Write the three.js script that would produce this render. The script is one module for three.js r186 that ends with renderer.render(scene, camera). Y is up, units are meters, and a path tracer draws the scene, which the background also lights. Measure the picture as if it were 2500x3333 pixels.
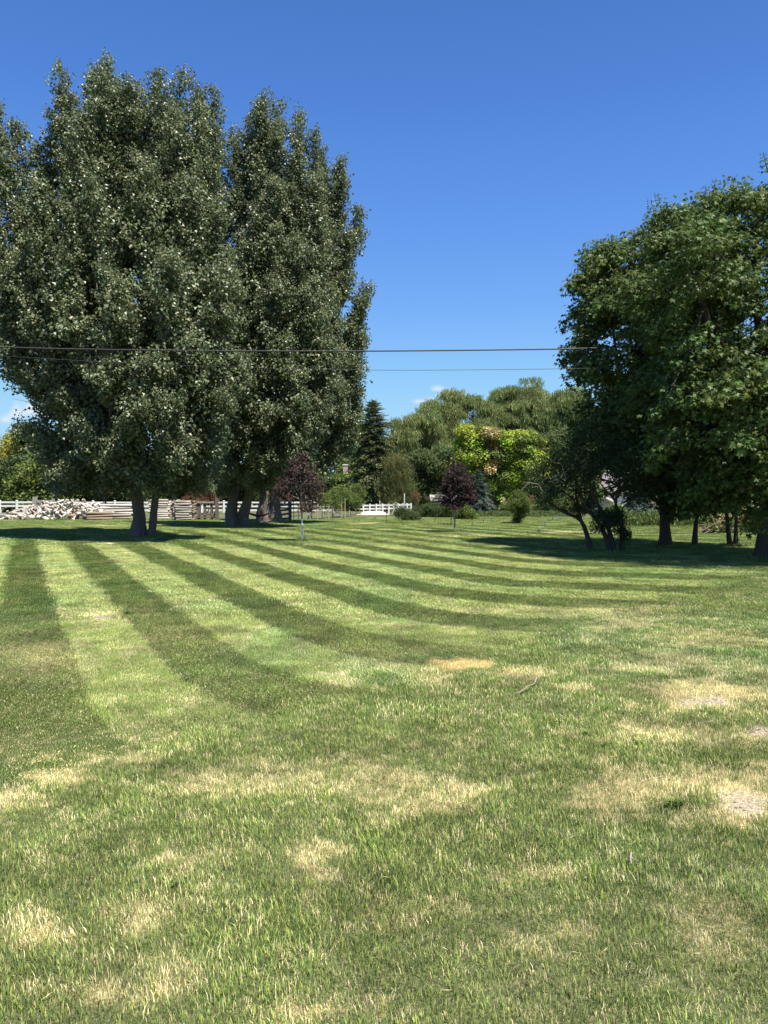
import * as THREE from 'three';
import { mergeGeometries } from 'three/addons/utils/BufferGeometryUtils.js';

// ---------------------------------------------------------------- camera, sky, sun, exposure
const F = 2503, CX = 1250, CY = 1666.5, HOR = 1605, EYE = 1.65;      // the lens in pixels of a 2500 x 3333 frame, and the eye height
const scene = new THREE.Scene();
const camera = new THREE.PerspectiveCamera(2 * Math.atan(CY / F) * 180 / Math.PI, 0.75, 0.1, 2000);
camera.position.set(0, EYE, 0);
camera.rotation.x = -Math.atan((CY - HOR) / F);
scene.add(camera);
const renderer = new THREE.WebGLRenderer({ antialias: true });
renderer.setSize(768, 1024);
renderer.toneMapping = THREE.LinearToneMapping;
const EXPOSURE = 2.1;
renderer.toneMappingExposure = EXPOSURE;
renderer.shadowMap.enabled = true;
const SUN = new THREE.Vector3(0.31, 0.9, 0.3).normalize();
const sun = new THREE.DirectionalLight(new THREE.Color().setRGB(1, 0.95, 0.86), 5);
sun.name = 'sun_light';
sun.position.copy(SUN).multiplyScalar(120).add(new THREE.Vector3(0, 0, -40));
sun.target.position.set(0, 0, -40);
sun.castShadow = true;
sun.shadow.mapSize.set(4096, 4096);
Object.assign(sun.shadow.camera, { left: -70, right: 70, top: 70, bottom: -70, near: 1, far: 300 });
scene.add(sun, sun.target);

// ---------------------------------------------------------------- small maths
function mulberry(a) { return () => { a |= 0; a = a + 0x6D2B79F5 | 0; let t = Math.imul(a ^ a >>> 15, 1 | a); t = t + Math.imul(t ^ t >>> 7, 61 | t) ^ t; return ((t ^ t >>> 14) >>> 0) / 4294967296; }; }
let R = mulberry(7);
const rr = (a, b) => a + (b - a) * R();
const V = (x, y, z) => new THREE.Vector3(x, y, z);
const UP = V(0, 1, 0);
const clamp = (x, a = 0, b = 1) => Math.min(b, Math.max(a, x));
const lerp = (a, b, t) => a + (b - a) * t;
const smooth = (a, b, x) => { const t = clamp((x - a) / (b - a)); return t * t * (3 - 2 * t); };
function hash(x, y, z) { let h = Math.imul(x, 374761393) + Math.imul(y, 668265263) + Math.imul(z, 2147483647 - 61) | 0; h = Math.imul(h ^ h >>> 13, 1274126177); return ((h ^ h >>> 16) >>> 0) / 4294967296; }
function noise3(x, y, z) {
  const i = Math.floor(x), j = Math.floor(y), k = Math.floor(z), s = (t) => t * t * (3 - 2 * t), u = s(x - i), v = s(y - j), w = s(z - k);
  const L = (c) => lerp(lerp(hash(i, j, c), hash(i + 1, j, c), u), lerp(hash(i, j + 1, c), hash(i + 1, j + 1, c), u), v);
  return lerp(L(k), L(k + 1), w);
}
const noise2 = (x, y, s = 0) => noise3(x, y, s + 0.0);
const fbm = (x, y, s = 0, o = 4) => { let a = 0.5, t = 0, n = 0; for (let q = 0; q < o; q++) { t += a * noise3(x, y, s + q * 7); n += a; x *= 2.03; y *= 2.03; a *= 0.5; } return t / n; };
const pitch = camera.rotation.x;
function ray(px, py) { const d = V((px - CX) / F, (CY - py) / F, -1); d.applyAxisAngle(V(1, 0, 0), pitch); return d; }
function at(px, py, D) { const d = ray(px, py); return d.multiplyScalar(D / -d.z).add(V(0, EYE, 0)); }      // the point of a photo pixel at a distance ahead
function ground(px, py) { const d = ray(px, py); return d.multiplyScalar(-EYE / d.y).add(V(0, EYE, 0)); }     // where the pixel meets the ground
const gd = (py) => -ground(CX, py).z;

// ---------------------------------------------------------------- sky: clear deep blue with a few small cumulus near the horizon
{
  const W = 2048, H = 1024, data = new Float32Array(W * H * 4);
  const s2l = (c) => c.map((v) => Math.pow(v / 255, 2.2));
  const stops = [[-90, s2l([120, 135, 120])], [-3, s2l([150, 165, 160])], [0, s2l([186, 222, 248])], [5.5, s2l([166, 216, 251])], [8.1, s2l([149, 206, 252])], [10.7, s2l([134, 189, 251])], [13.6, s2l([119, 174, 247])], [17.8, s2l([105, 158, 238])], [22, s2l([95, 146, 228])], [26.6, s2l([84, 133, 214])], [33, s2l([75, 122, 200])], [55, s2l([60, 104, 180])], [90, s2l([50, 90, 162])]].map(([e, c]) => [e, c.map((v) => v / EXPOSURE)]);
  const puffs = [[1432, 1267, 26, 11], [1398, 1301, 22, 8], [1365, 1306, 22, 6], [1455, 1290, 20, 5], [55, 1352, 42, 18], [95, 1338, 45, 26], [150, 1350, 60, 22], [20, 1366, 22, 7], [300, 1260, 40, 24], [340, 1300, 60, 22]].map(([x, y, a, b]) => { const d = ray(x, y).normalize(); return [Math.atan2(d.x, -d.z), Math.asin(d.y), a / F, b / F]; });
  for (let j = 0; j < H; j++) {
    const el = ((j + 0.5) / H - 0.5) * 180;
    let k = 0; while (k < stops.length - 2 && el > stops[k + 1][0]) k++;
    const t = clamp((el - stops[k][0]) / (stops[k + 1][0] - stops[k][0]));
    for (let i = 0; i < W; i++) {
      const az = ((i + 0.5) / W - 0.5) * 2 * Math.PI;      // atan2(z, x)
      const c = [0, 1, 2].map((q) => lerp(stops[k][1][q], stops[k + 1][1][q], t));
      const a = Math.atan2(Math.cos(az), -Math.sin(az)), e = el * Math.PI / 180;
      let m = 0;
      if (el > 2 && el < 16 && Math.abs(a) < 0.7) for (const [pa, pe, ra, re] of puffs) { const q = 1 - Math.hypot((a - pa) / ra, (e - pe) / (e < pe ? re * 0.6 : re)); m = Math.max(m, smooth(-0.1, 0.75, q + (fbm(a * 110, e * 150, 3) - 0.5) * 1.3)); }
      const cl = [0.84, 0.9, 0.96].map((v) => v / EXPOSURE);
      for (let q = 0; q < 3; q++) data[(j * W + i) * 4 + q] = lerp(c[q], cl[q], m * 0.9);
      data[(j * W + i) * 4 + 3] = 1;
    }
  }
  const t = new THREE.DataTexture(data, W, H, THREE.RGBAFormat, THREE.FloatType);
  t.mapping = THREE.EquirectangularReflectionMapping; t.magFilter = THREE.LinearFilter; t.minFilter = THREE.LinearFilter; t.needsUpdate = true;
  scene.background = t; scene.environment = t;
}

// ---------------------------------------------------------------- naming and geometry helpers
const used = {};
function numbered(n) { const k = used[n] = (used[n] ?? -1) + 1; return k ? n + '_' + String(k).padStart(3, '0') : n; }
function tag(o, label, category, group) { o.userData.label = label; o.userData.category = category; if (group) o.userData.group = group; return o; }
function thing(name, label, category, p, group, turn = 0) { const g = new THREE.Group(); g.name = numbered(name); g.position.copy(p); g.rotation.y = turn; scene.add(g); return tag(g, label, category, group); }
function shade(m) { m.castShadow = true; m.receiveShadow = true; return m; }
function part(name, geo, mat, parent) { const m = shade(new THREE.Mesh(geo, mat)); m.name = name; parent.add(m); return m; }
function structure(name, geo, mat) { const m = shade(new THREE.Mesh(geo, mat)); m.name = name; m.userData.kind = 'structure'; scene.add(m); return m; }
class MB {       // collects triangles of one part
  constructor() { this.p = []; this.t = []; this.c = []; this.i = []; }
  v(a, u = 0, w = 0, c = null) { this.p.push(a.x, a.y, a.z); this.t.push(u, w); if (c) this.c.push(...c); return this.p.length / 3 - 1; }
  tube(pts, rad, sides = 8, rough = 0, seed = 0) {
    let ref = V(0.31, 0.11, 0.94), len = 0; const rings = [];
    for (let k = 0; k < pts.length; k++) {
      const d = pts[Math.min(k + 1, pts.length - 1)].clone().sub(pts[Math.max(k - 1, 0)]).normalize();
      if (Math.abs(d.dot(ref)) > 0.95) ref = V(0.9, 0.2, 0.1);
      const a = ref.clone().addScaledVector(d, -ref.dot(d)).normalize(), b = d.clone().cross(a); ref = a;
      if (k) len += pts[k].distanceTo(pts[k - 1]);
      const ring = [];
      for (let s = 0; s <= sides; s++) {
        const g = s / sides * 2 * Math.PI, q = rad[k] * (1 + (rough ? rough * (noise3(Math.cos(g) * 2 + seed, Math.sin(g) * 2, len * 1.7 + seed) - 0.5) * 2 : 0));
        ring.push(this.v(pts[k].clone().addScaledVector(a, Math.cos(g) * q).addScaledVector(b, Math.sin(g) * q), s / sides * 2 * Math.PI * rad[0], len));
      }
      rings.push(ring);
    }
    for (let k = 0; k + 1 < rings.length; k++) for (let s = 0; s < sides; s++) { const [a, b, c, d] = [rings[k][s], rings[k][s + 1], rings[k + 1][s + 1], rings[k + 1][s]]; this.i.push(a, b, c, a, c, d); }
    const e = this.v(pts[pts.length - 1], 0, len); for (let s = 0; s < sides; s++) this.i.push(rings[rings.length - 1][s], rings[rings.length - 1][s + 1], e);
    return this;
  }
  geo(from) {
    const g = new THREE.BufferGeometry(), p = this.p.slice();
    if (from) for (let k = 0; k < p.length; k += 3) { p[k] -= from.x; p[k + 1] -= from.y; p[k + 2] -= from.z; }
    g.setAttribute('position', new THREE.Float32BufferAttribute(p, 3)); g.setAttribute('uv', new THREE.Float32BufferAttribute(this.t, 2));
    if (this.c.length) g.setAttribute('color', new THREE.Float32BufferAttribute(this.c, 3));
    g.setIndex(this.i); g.computeVertexNormals(); return g;
  }
}
function curve(pts, n) { const c = new THREE.CatmullRomCurve3(pts, false, 'centripetal'); return c.getPoints(n); }
function limb(mb, pts, r0, r1, sides = 8, n = 10, rough = 0, flare = 0) { const q = curve(pts, n); mb.tube(q, q.map((_, k) => lerp(r0, r1, Math.pow(k / n, 0.8)) * (1 + flare * Math.exp(-k / n * 9))), sides, rough, R() * 50); return q; }

// ---------------------------------------------------------------- materials
function tex(w, h, f, srgb = true) {
  const d = new Uint8Array(w * h * 4);
  for (let j = 0; j < h; j++) for (let i = 0; i < w; i++) { const c = f(i / w, j / h, i, j); for (let q = 0; q < 3; q++) d[(j * w + i) * 4 + q] = clamp(srgb ? Math.pow(clamp(c[q]), 1 / 2.2) : c[q]) * 255; d[(j * w + i) * 4 + 3] = 255; }
  const t = new THREE.DataTexture(d, w, h); t.wrapS = t.wrapT = THREE.RepeatWrapping; t.magFilter = THREE.LinearFilter; t.minFilter = THREE.LinearMipmapLinearFilter; t.generateMipmaps = true; if (srgb) t.colorSpace = THREE.SRGBColorSpace; t.needsUpdate = true; return t;
}
const pn = (x, y, px, py, s) => { // noise that repeats
  const i = Math.floor(x), j = Math.floor(y), f = (t) => t * t * (3 - 2 * t), u = f(x - i), v = f(y - j), m = (a, b) => ((a % b) + b) % b, h = (a, b) => hash(m(a, px), m(b, py), s);
  return lerp(lerp(h(i, j), h(i + 1, j), u), lerp(h(i, j + 1), h(i + 1, j + 1), u), v);
};
const pf = (u, v, a, b, s, o = 4) => { let t = 0, n = 0, w = 0.5; for (let q = 0; q < o; q++) { t += w * pn(u * a, v * b, a, b, s + q); n += w; a *= 2; b *= 2; w *= 0.5; } return t / n; };
const barkHeight = (u, v) => { const r = Math.abs(pf(u + 0.03 * pf(u, v, 4, 4, 9), v, 9, 3, 1, 3) - 0.5) * 2; return clamp(Math.pow(r, 0.6) * 0.8 + pf(u, v, 24, 12, 5) * 0.3); };
const barkBump = tex(256, 256, (u, v) => { const h = barkHeight(u, v); return [h, h, h]; }, false);
const barkMap = tex(256, 256, (u, v) => { const h = pf(u, v, 8, 4, 31), g = pf(u, v, 30, 14, 12); const k = 0.7 + 0.5 * g; return [0.62 * k + 0.25 * h, 0.6 * k + 0.22 * h, 0.56 * k + 0.2 * h]; });
const woodMap = tex(256, 256, (u, v) => { const g = pf(u, v, 48, 2, 3), h = pf(u, v, 6, 3, 8), s = pf(u, v, 90, 5, 14); const k = 0.45 + 0.5 * g + 0.25 * h - (s > 0.68 ? 0.3 : 0); return [k, k * 0.97, k * 0.92]; });
const woodBump = tex(256, 256, (u, v) => { const g = pf(u, v, 48, 2, 3), s = pf(u, v, 90, 5, 14), k = g - (s > 0.68 ? 0.5 : 0); return [k, k, k]; }, false);
const blotch = tex(256, 256, (u, v) => { const k = 0.72 + 0.5 * pf(u, v, 5, 5, 4) * pf(u, v, 40, 40, 6); return [k, k, k]; });
const rgb = (r, g, b) => new THREE.Color().setRGB(r, g, b);
const std = (c, o = {}) => new THREE.MeshStandardMaterial({ color: rgb(...c), roughness: 0.85, ...o });
const M = {
  bark: std([0.23, 0.2, 0.165], { map: barkMap, bumpMap: barkBump, bumpScale: 0.07, roughness: 0.95 }),
  barkDark: std([0.095, 0.078, 0.062], { map: barkMap, bumpMap: barkBump, bumpScale: 0.012, roughness: 0.95 }),
  barkPale: std([0.36, 0.32, 0.27], { map: barkMap, bumpMap: barkBump, bumpScale: 0.008, roughness: 0.95 }),
  limbs: std([0.3, 0.28, 0.235], { map: barkMap, bumpMap: barkBump, bumpScale: 0.01, roughness: 0.9 }),
  whitePaint: std([0.82, 0.81, 0.78], { map: blotch, roughness: 0.6 }),
  greyWood: std([0.36, 0.34, 0.31], { map: woodMap, bumpMap: woodBump, bumpScale: 0.004 }),
  darkWood: std([0.16, 0.14, 0.12], { map: woodMap, bumpMap: woodBump, bumpScale: 0.004 }),
  paleLog: std([0.6, 0.575, 0.53], { map: woodMap, bumpMap: woodBump, bumpScale: 0.004 }),
  tanLog: std([0.42, 0.375, 0.31], { map: woodMap, bumpMap: woodBump, bumpScale: 0.004 }),
  brownLog: std([0.32, 0.25, 0.19], { map: barkMap, bumpMap: barkBump, bumpScale: 0.01 }),
  cutEnd: std([0.46, 0.39, 0.32], { map: blotch }),
  cutEndGrey: std([0.42, 0.36, 0.31], { map: blotch }),
  stake: std([0.58, 0.5, 0.36], { map: woodMap }),
  black: std([0.02, 0.02, 0.022], { roughness: 0.5 }),
  wire: std([0.03, 0.03, 0.035], { roughness: 0.6 }),
  card: std([0.52, 0.37, 0.22], { map: blotch }),
  roofGrey: std([0.17, 0.155, 0.16], { map: blotch }),
  cream: std([0.72, 0.62, 0.42], { map: blotch }),
  white: std([0.8, 0.8, 0.79], { map: blotch }),
  brick: std([0.45, 0.33, 0.28], { map: blotch }),
  maroon: std([0.16, 0.03, 0.035], { side: THREE.DoubleSide }),
  rope: std([0.5, 0.47, 0.42]),
  stone: std([0.62, 0.57, 0.45], { map: blotch, roughness: 0.95 }),
};
const leafMat = (c, o = {}) => new THREE.MeshPhysicalMaterial({ color: rgb(...c), roughness: 1, transmission: 0.3, thickness: 0, side: THREE.DoubleSide, vertexColors: true, specularIntensity: 0.3, clearcoat: 0.12, clearcoatRoughness: 0.4, ...o });
const L = {
  poplar: leafMat([0.112, 0.15, 0.06], { clearcoat: 0.8, clearcoatRoughness: 0.4, transmission: 0.34 }),
  maple: leafMat([0.074, 0.118, 0.022], { clearcoat: 0.35, clearcoatRoughness: 0.4, transmission: 0.34 }),
  fruit: leafMat([0.05, 0.08, 0.03], { transmission: 0.25 }),
  red: leafMat([0.05, 0.032, 0.026], { transmission: 0.25 }),
  purple: leafMat([0.036, 0.02, 0.022], { transmission: 0.25 }),
  willow: leafMat([0.195, 0.245, 0.088], { clearcoat: 0.06 }),
  dark: leafMat([0.07, 0.108, 0.036], { clearcoat: 0.06 }),
  mid: leafMat([0.12, 0.17, 0.042], { clearcoat: 0.06 }),
  lime: leafMat([0.28, 0.38, 0.05], { clearcoat: 0.06, transmission: 0.4 }),
  gold: leafMat([0.3, 0.32, 0.07], { clearcoat: 0.06, transmission: 0.4 }),
  dry: leafMat([0.38, 0.33, 0.14], { clearcoat: 0 }),
  rust: leafMat([0.2, 0.105, 0.062], { clearcoat: 0 }),
  spruce: leafMat([0.13, 0.155, 0.068], { clearcoat: 0, transmission: 0.05 }),
  weeping: leafMat([0.125, 0.14, 0.048], { clearcoat: 0.06 }),
  blueSpruce: leafMat([0.105, 0.14, 0.115], { clearcoat: 0, transmission: 0.05 }),
  garden: leafMat([0.13, 0.19, 0.055], { clearcoat: 0.06 }),
};

// ---------------------------------------------------------------- leaves and sprays, made once and repeated through the crowns
class LB { // leaf faces with a tint of their own
  constructor() { this.p = []; this.c = []; }
  tri(a, b, c, k) { for (const q of [a, b, c]) { this.p.push(q.x, q.y, q.z); this.c.push(...k); } }
  leaf(o, dir, nrm, len, wid, k, fold = 0.25) { // a folded blade: four corners
    const d = dir.clone().normalize(), s = nrm.clone().cross(d).normalize(), n = d.clone().cross(s);
    const m = o.clone().addScaledVector(d, len * 0.38), t = o.clone().addScaledVector(d, len);
    const a = m.clone().addScaledVector(s, wid / 2).addScaledVector(n, wid * fold), b = m.clone().addScaledVector(s, -wid / 2).addScaledVector(n, wid * fold);
    this.tri(o, a, t, k); this.tri(o, t, b, k);
  }
  lobed(o, dir, nrm, len, k) { // a five-pointed maple leaf
    const d = dir.clone().normalize(), s = nrm.clone().cross(d).normalize(), n = d.clone().cross(s), c = o.clone().addScaledVector(d, len * 0.3);
    const pt = (g, q) => c.clone().addScaledVector(d, Math.cos(g) * q * len).addScaledVector(s, Math.sin(g) * q * len).addScaledVector(n, -q * q * len * 0.22);
    const ang = [-2.3, -1.75, -1.1, -0.55, 0, 0.55, 1.1, 1.75, 2.3], rad = [0.42, 0.27, 0.58, 0.3, 0.7, 0.3, 0.58, 0.27, 0.42];
    for (let q = 0; q < 8; q++) this.tri(c, pt(ang[q], rad[q]), pt(ang[q + 1], rad[q + 1]), k);
  }
  geo() { const g = new THREE.BufferGeometry(); g.setAttribute('position', new THREE.Float32BufferAttribute(this.p, 3)); g.setAttribute('color', new THREE.Float32BufferAttribute(this.c, 3)); g.computeVertexNormals(); return g; }
}
const sph = () => { const z = rr(-1, 1), a = rr(0, 6.283), q = Math.sqrt(1 - z * z); return V(q * Math.cos(a), z, q * Math.sin(a)); };
function tintOf(pale) { const k = rr(0.72, 1.28); if (R() < pale) { const w = rr(1.5, 2.3); return [w * 1.1, w, w * 1.4]; } return [k * rr(0.85, 1.2), k, k * rr(0.8, 1.1)]; }
function spray(n, rad, len, wid, how, pale = 0, seed = 1) {
  R = mulberry(seed); const b = new LB();
  for (let q = 0; q < n; q++) {
    const o = sph().multiplyScalar(rad * Math.pow(R(), 0.5)), k = tintOf(pale), s = rr(0.75, 1.2);
    if (how === 'hang') { o.y *= 1.15; const d = sph().multiplyScalar(0.8).add(V(0, -0.6, 0)); b.leaf(o, d, sph().add(V(0, 0.5, 0)), len * s, wid * s, k); }
    else if (how === 'lobed') { o.y *= 0.5; const d = V(o.x, -0.15, o.z).normalize().add(sph().multiplyScalar(0.5)); b.lobed(o, d, V(0, 1, 0).add(sph().multiplyScalar(0.62)), len * s, k); }
    else if (how === 'flat') { o.y *= 0.55; b.leaf(o, V(o.x, -0.1, o.z).normalize().add(sph().multiplyScalar(0.7)), V(0, 1, 0).add(sph().multiplyScalar(0.75)), len * s, wid * s, k); }
    else if (how === 'droop') { // strands hanging down
      const top = V(rr(-1, 1) * rad, rr(-0.1, 0.5) * rad, rr(-1, 1) * rad), out = V(rr(-0.5, 0.5), 0, rr(-0.5, 0.5)), m = 5, ll = rr(0.7, 1.5) * rad;
      for (let e = 0; e < m; e++) { const t = e / m, p = top.clone().addScaledVector(out, t * rad * 0.5); p.y -= t * ll; b.leaf(p, sph().multiplyScalar(0.55).add(V(out.x, -1, out.z)), sph(), len * s, wid * s, k); }
    } else if (how === 'up') b.leaf(o, sph().multiplyScalar(0.6).add(V(0, 1, 0)), sph(), len * s, wid * s, k);
    else b.leaf(o, sph(), sph(), len * s, wid * s, k);
  }
  return b.geo();
}
function needleBranch(seed, dense) { // a flat bough of length 1 along +x with side twigs
  R = mulberry(seed); const b = new LB();
  for (let q = 0; q < dense; q++) {
    const t = 0.08 + 0.92 * (q + R()) / dense, side = q % 2 ? 1 : -1, w = 0.34 * (1.05 - t) + 0.06, droop = -0.22 * t * t + 0.02, k0 = rr(0.7, 1.35), k = [k0, k0, k0];
    const o = V(t, droop, 0);
    for (let e = 0; e < 3; e++) b.leaf(o.clone().add(V(e * 0.03, rr(-0.02, 0.02), side * w * e * 0.3)), V(rr(0.35, 0.8), rr(-0.35, 0.02), side), V(0, 1, 0).add(sph().multiplyScalar(0.6)), w * rr(0.45, 0.8), 0.05, k);
    b.leaf(o, V(1, rr(-0.2, 0.2), rr(-0.3, 0.3)), V(0, 1, 0).add(sph().multiplyScalar(0.7)), 0.12, 0.05, k);
  }
  return b.geo();
}
const G = {
  poplar: spray(36, 0.47, 0.15, 0.138, 'hang', 0.25, 11),
  maple: spray(14, 0.42, 0.158, 0, 'lobed', 0.02, 12),
  fruit: spray(30, 0.34, 0.1, 0.055, 'any', 0.03, 13),
  small: spray(26, 0.22, 0.075, 0.05, 'any', 0.04, 14),
  lobedSmall: spray(14, 0.2, 0.085, 0, 'lobed', 0.03, 15),
  willow: spray(22, 0.6, 0.21, 0.075, 'droop', 0.06, 16),
  broad: spray(44, 0.62, 0.22, 0.15, 'any', 0.05, 17),
  flatBroad: spray(40, 0.6, 0.24, 0.16, 'flat', 0.05, 18),
  fine: spray(24, 0.4, 0.22, 0.035, 'up', 0.03, 19),
  bough: needleBranch(20, 26),
  bough2: needleBranch(21, 20),
  herb: spray(22, 0.17, 0.11, 0.05, 'up', 0.05, 22),
};
const HELP = new THREE.Object3D();
function crown(name, geo, mat, spots, parent, base) { // spots: {p, s, up, spin, c}
  const m = shade(new THREE.InstancedMesh(geo, mat, spots.length)); m.name = name; m.userData.kind = 'stuff';
  const q = new THREE.Quaternion(), q2 = new THREE.Quaternion(), col = new THREE.Color();
  spots.forEach((s, k) => {
    q.setFromUnitVectors(UP, s.up ?? UP); q2.setFromAxisAngle(UP, s.spin ?? R() * 6.283); q.multiply(q2);
    HELP.position.copy(s.p).sub(base); HELP.quaternion.copy(s.q ?? q); HELP.scale.set(s.s, s.s * (s.sy ?? 1), s.s); HELP.updateMatrix(); m.setMatrixAt(k, HELP.matrix);
    const c = s.c ?? rr(0.8, 1.2); m.setColorAt(k, col.setRGB(c * (s.w ?? rr(0.92, 1.1)), c, c * rr(0.9, 1.08)));
  });
  parent.add(m); return m;
}

// a tree whose upright limbs carry narrow plumes of leaves (poplars)
function plumeTree({ name, label, category, group, base, stems, limbs, geo = G.poplar, leaves = L.poplar, wood = M.bark, seed = 1, floor = 0.95, gap = 0.42 }) {
  R = mulberry(seed);
  const t = thing(name, label, category, base, group), tw = new MB(), br = new MB(), spots = [];
  const axes = stems.map(([pts, r0, r1]) => limb(tw, pts, r0, r1, 22, 26, 0.26, 0.42));
  for (const [aim, wide, low, from = 0] of limbs) {
    const tip = aim.clone(); if (tip.y > 6) tip.y -= 0.45;
    const ax = axes[from % axes.length], s = (ax[Math.floor((low ?? rr(0.35, 0.95)) * (ax.length - 1))].y > 2.2 ? ax[Math.floor((low ?? 0.5) * (ax.length - 1))] : ax.find((q) => q.y > rr(2.1, 3.2))).clone(), n = 14, pts = [];
    const bow = rr(1.5, 2.2), jx = rr(-0.3, 0.3), jz = rr(-0.3, 0.3), flat = tip.y - s.y < Math.hypot(tip.x - s.x, tip.z - s.z) * 0.9;
    for (let k = 0; k <= n; k++) { const f = k / n, h = flat ? f : 1 - Math.pow(1 - f, bow), y = flat ? Math.pow(f, 1.25) : f; pts.push(V(lerp(s.x, tip.x, h) + jx * Math.sin(f * 5), lerp(s.y, tip.y, y), lerp(s.z, tip.z, h) + jz * Math.sin(f * 4))); }
    const len = s.distanceTo(tip); br.tube(pts, pts.map((_, k) => lerp(clamp(len * 0.01, 0.025, 0.13), 0.006, Math.pow(k / n, 0.7))), 6);
    const m = Math.ceil(len * 10);
    for (let k = 0; k < m; k++) {
      const f = lerp(flat ? 0.3 : 0.16, 1, (k + R()) / m), i = Math.min(n - 1, Math.floor(f * n)), p = pts[i].clone().lerp(pts[i + 1], f * n - i), tan = pts[i + 1].clone().sub(pts[i]).normalize();
      const out = sph(); out.addScaledVector(tan, -out.dot(tan)).normalize();
      const w = wide * (f < 0.3 ? lerp(0.55, 1, f / 0.3) : Math.pow(clamp((1.06 - f) / 0.76), 0.42)) * rr(0.45, 1.25) * 1.5;
      const d = tan.clone().multiplyScalar(0.75).addScaledVector(out, 0.8).add(V(0, 0.25, 0)).normalize(), e = p.clone().addScaledVector(d, w);
      if (w > 0.35 && k % 3 === 0) br.tube([p, p.clone().lerp(e, 0.5).add(V(0, -0.03, 0)), e], [0.012, 0.008, 0.003], 3);
      const c = Math.max(1, Math.round(w / 0.27));
      for (let u = 0; u < c; u++) {
        const g = p.clone().lerp(e, (u + rr(0.5, 1)) / c).add(sph().multiplyScalar(0.1));
        if ((noise3(g.x * 0.6 + seed, g.y * 0.42, g.z * 0.6) < gap * (1 - smooth(0.45, 0.75, f)) && tip.y > 3) || g.y < floor + 0.9 * noise3(g.x * 0.8, seed, g.z * 0.8)) continue;
        spots.push({ p: g, s: rr(0.62, 1.05) * clamp(0.55 + w * 0.4, 0.55, 1), up: UP.clone().add(sph().multiplyScalar(0.4)).normalize() });
      }
    }
  }
  part('trunk', tw.geo(base), wood, t); part('branch', br.geo(base), M.limbs, t); crown('crown', geo, leaves, spots, t, base);
  return t;
}

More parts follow.
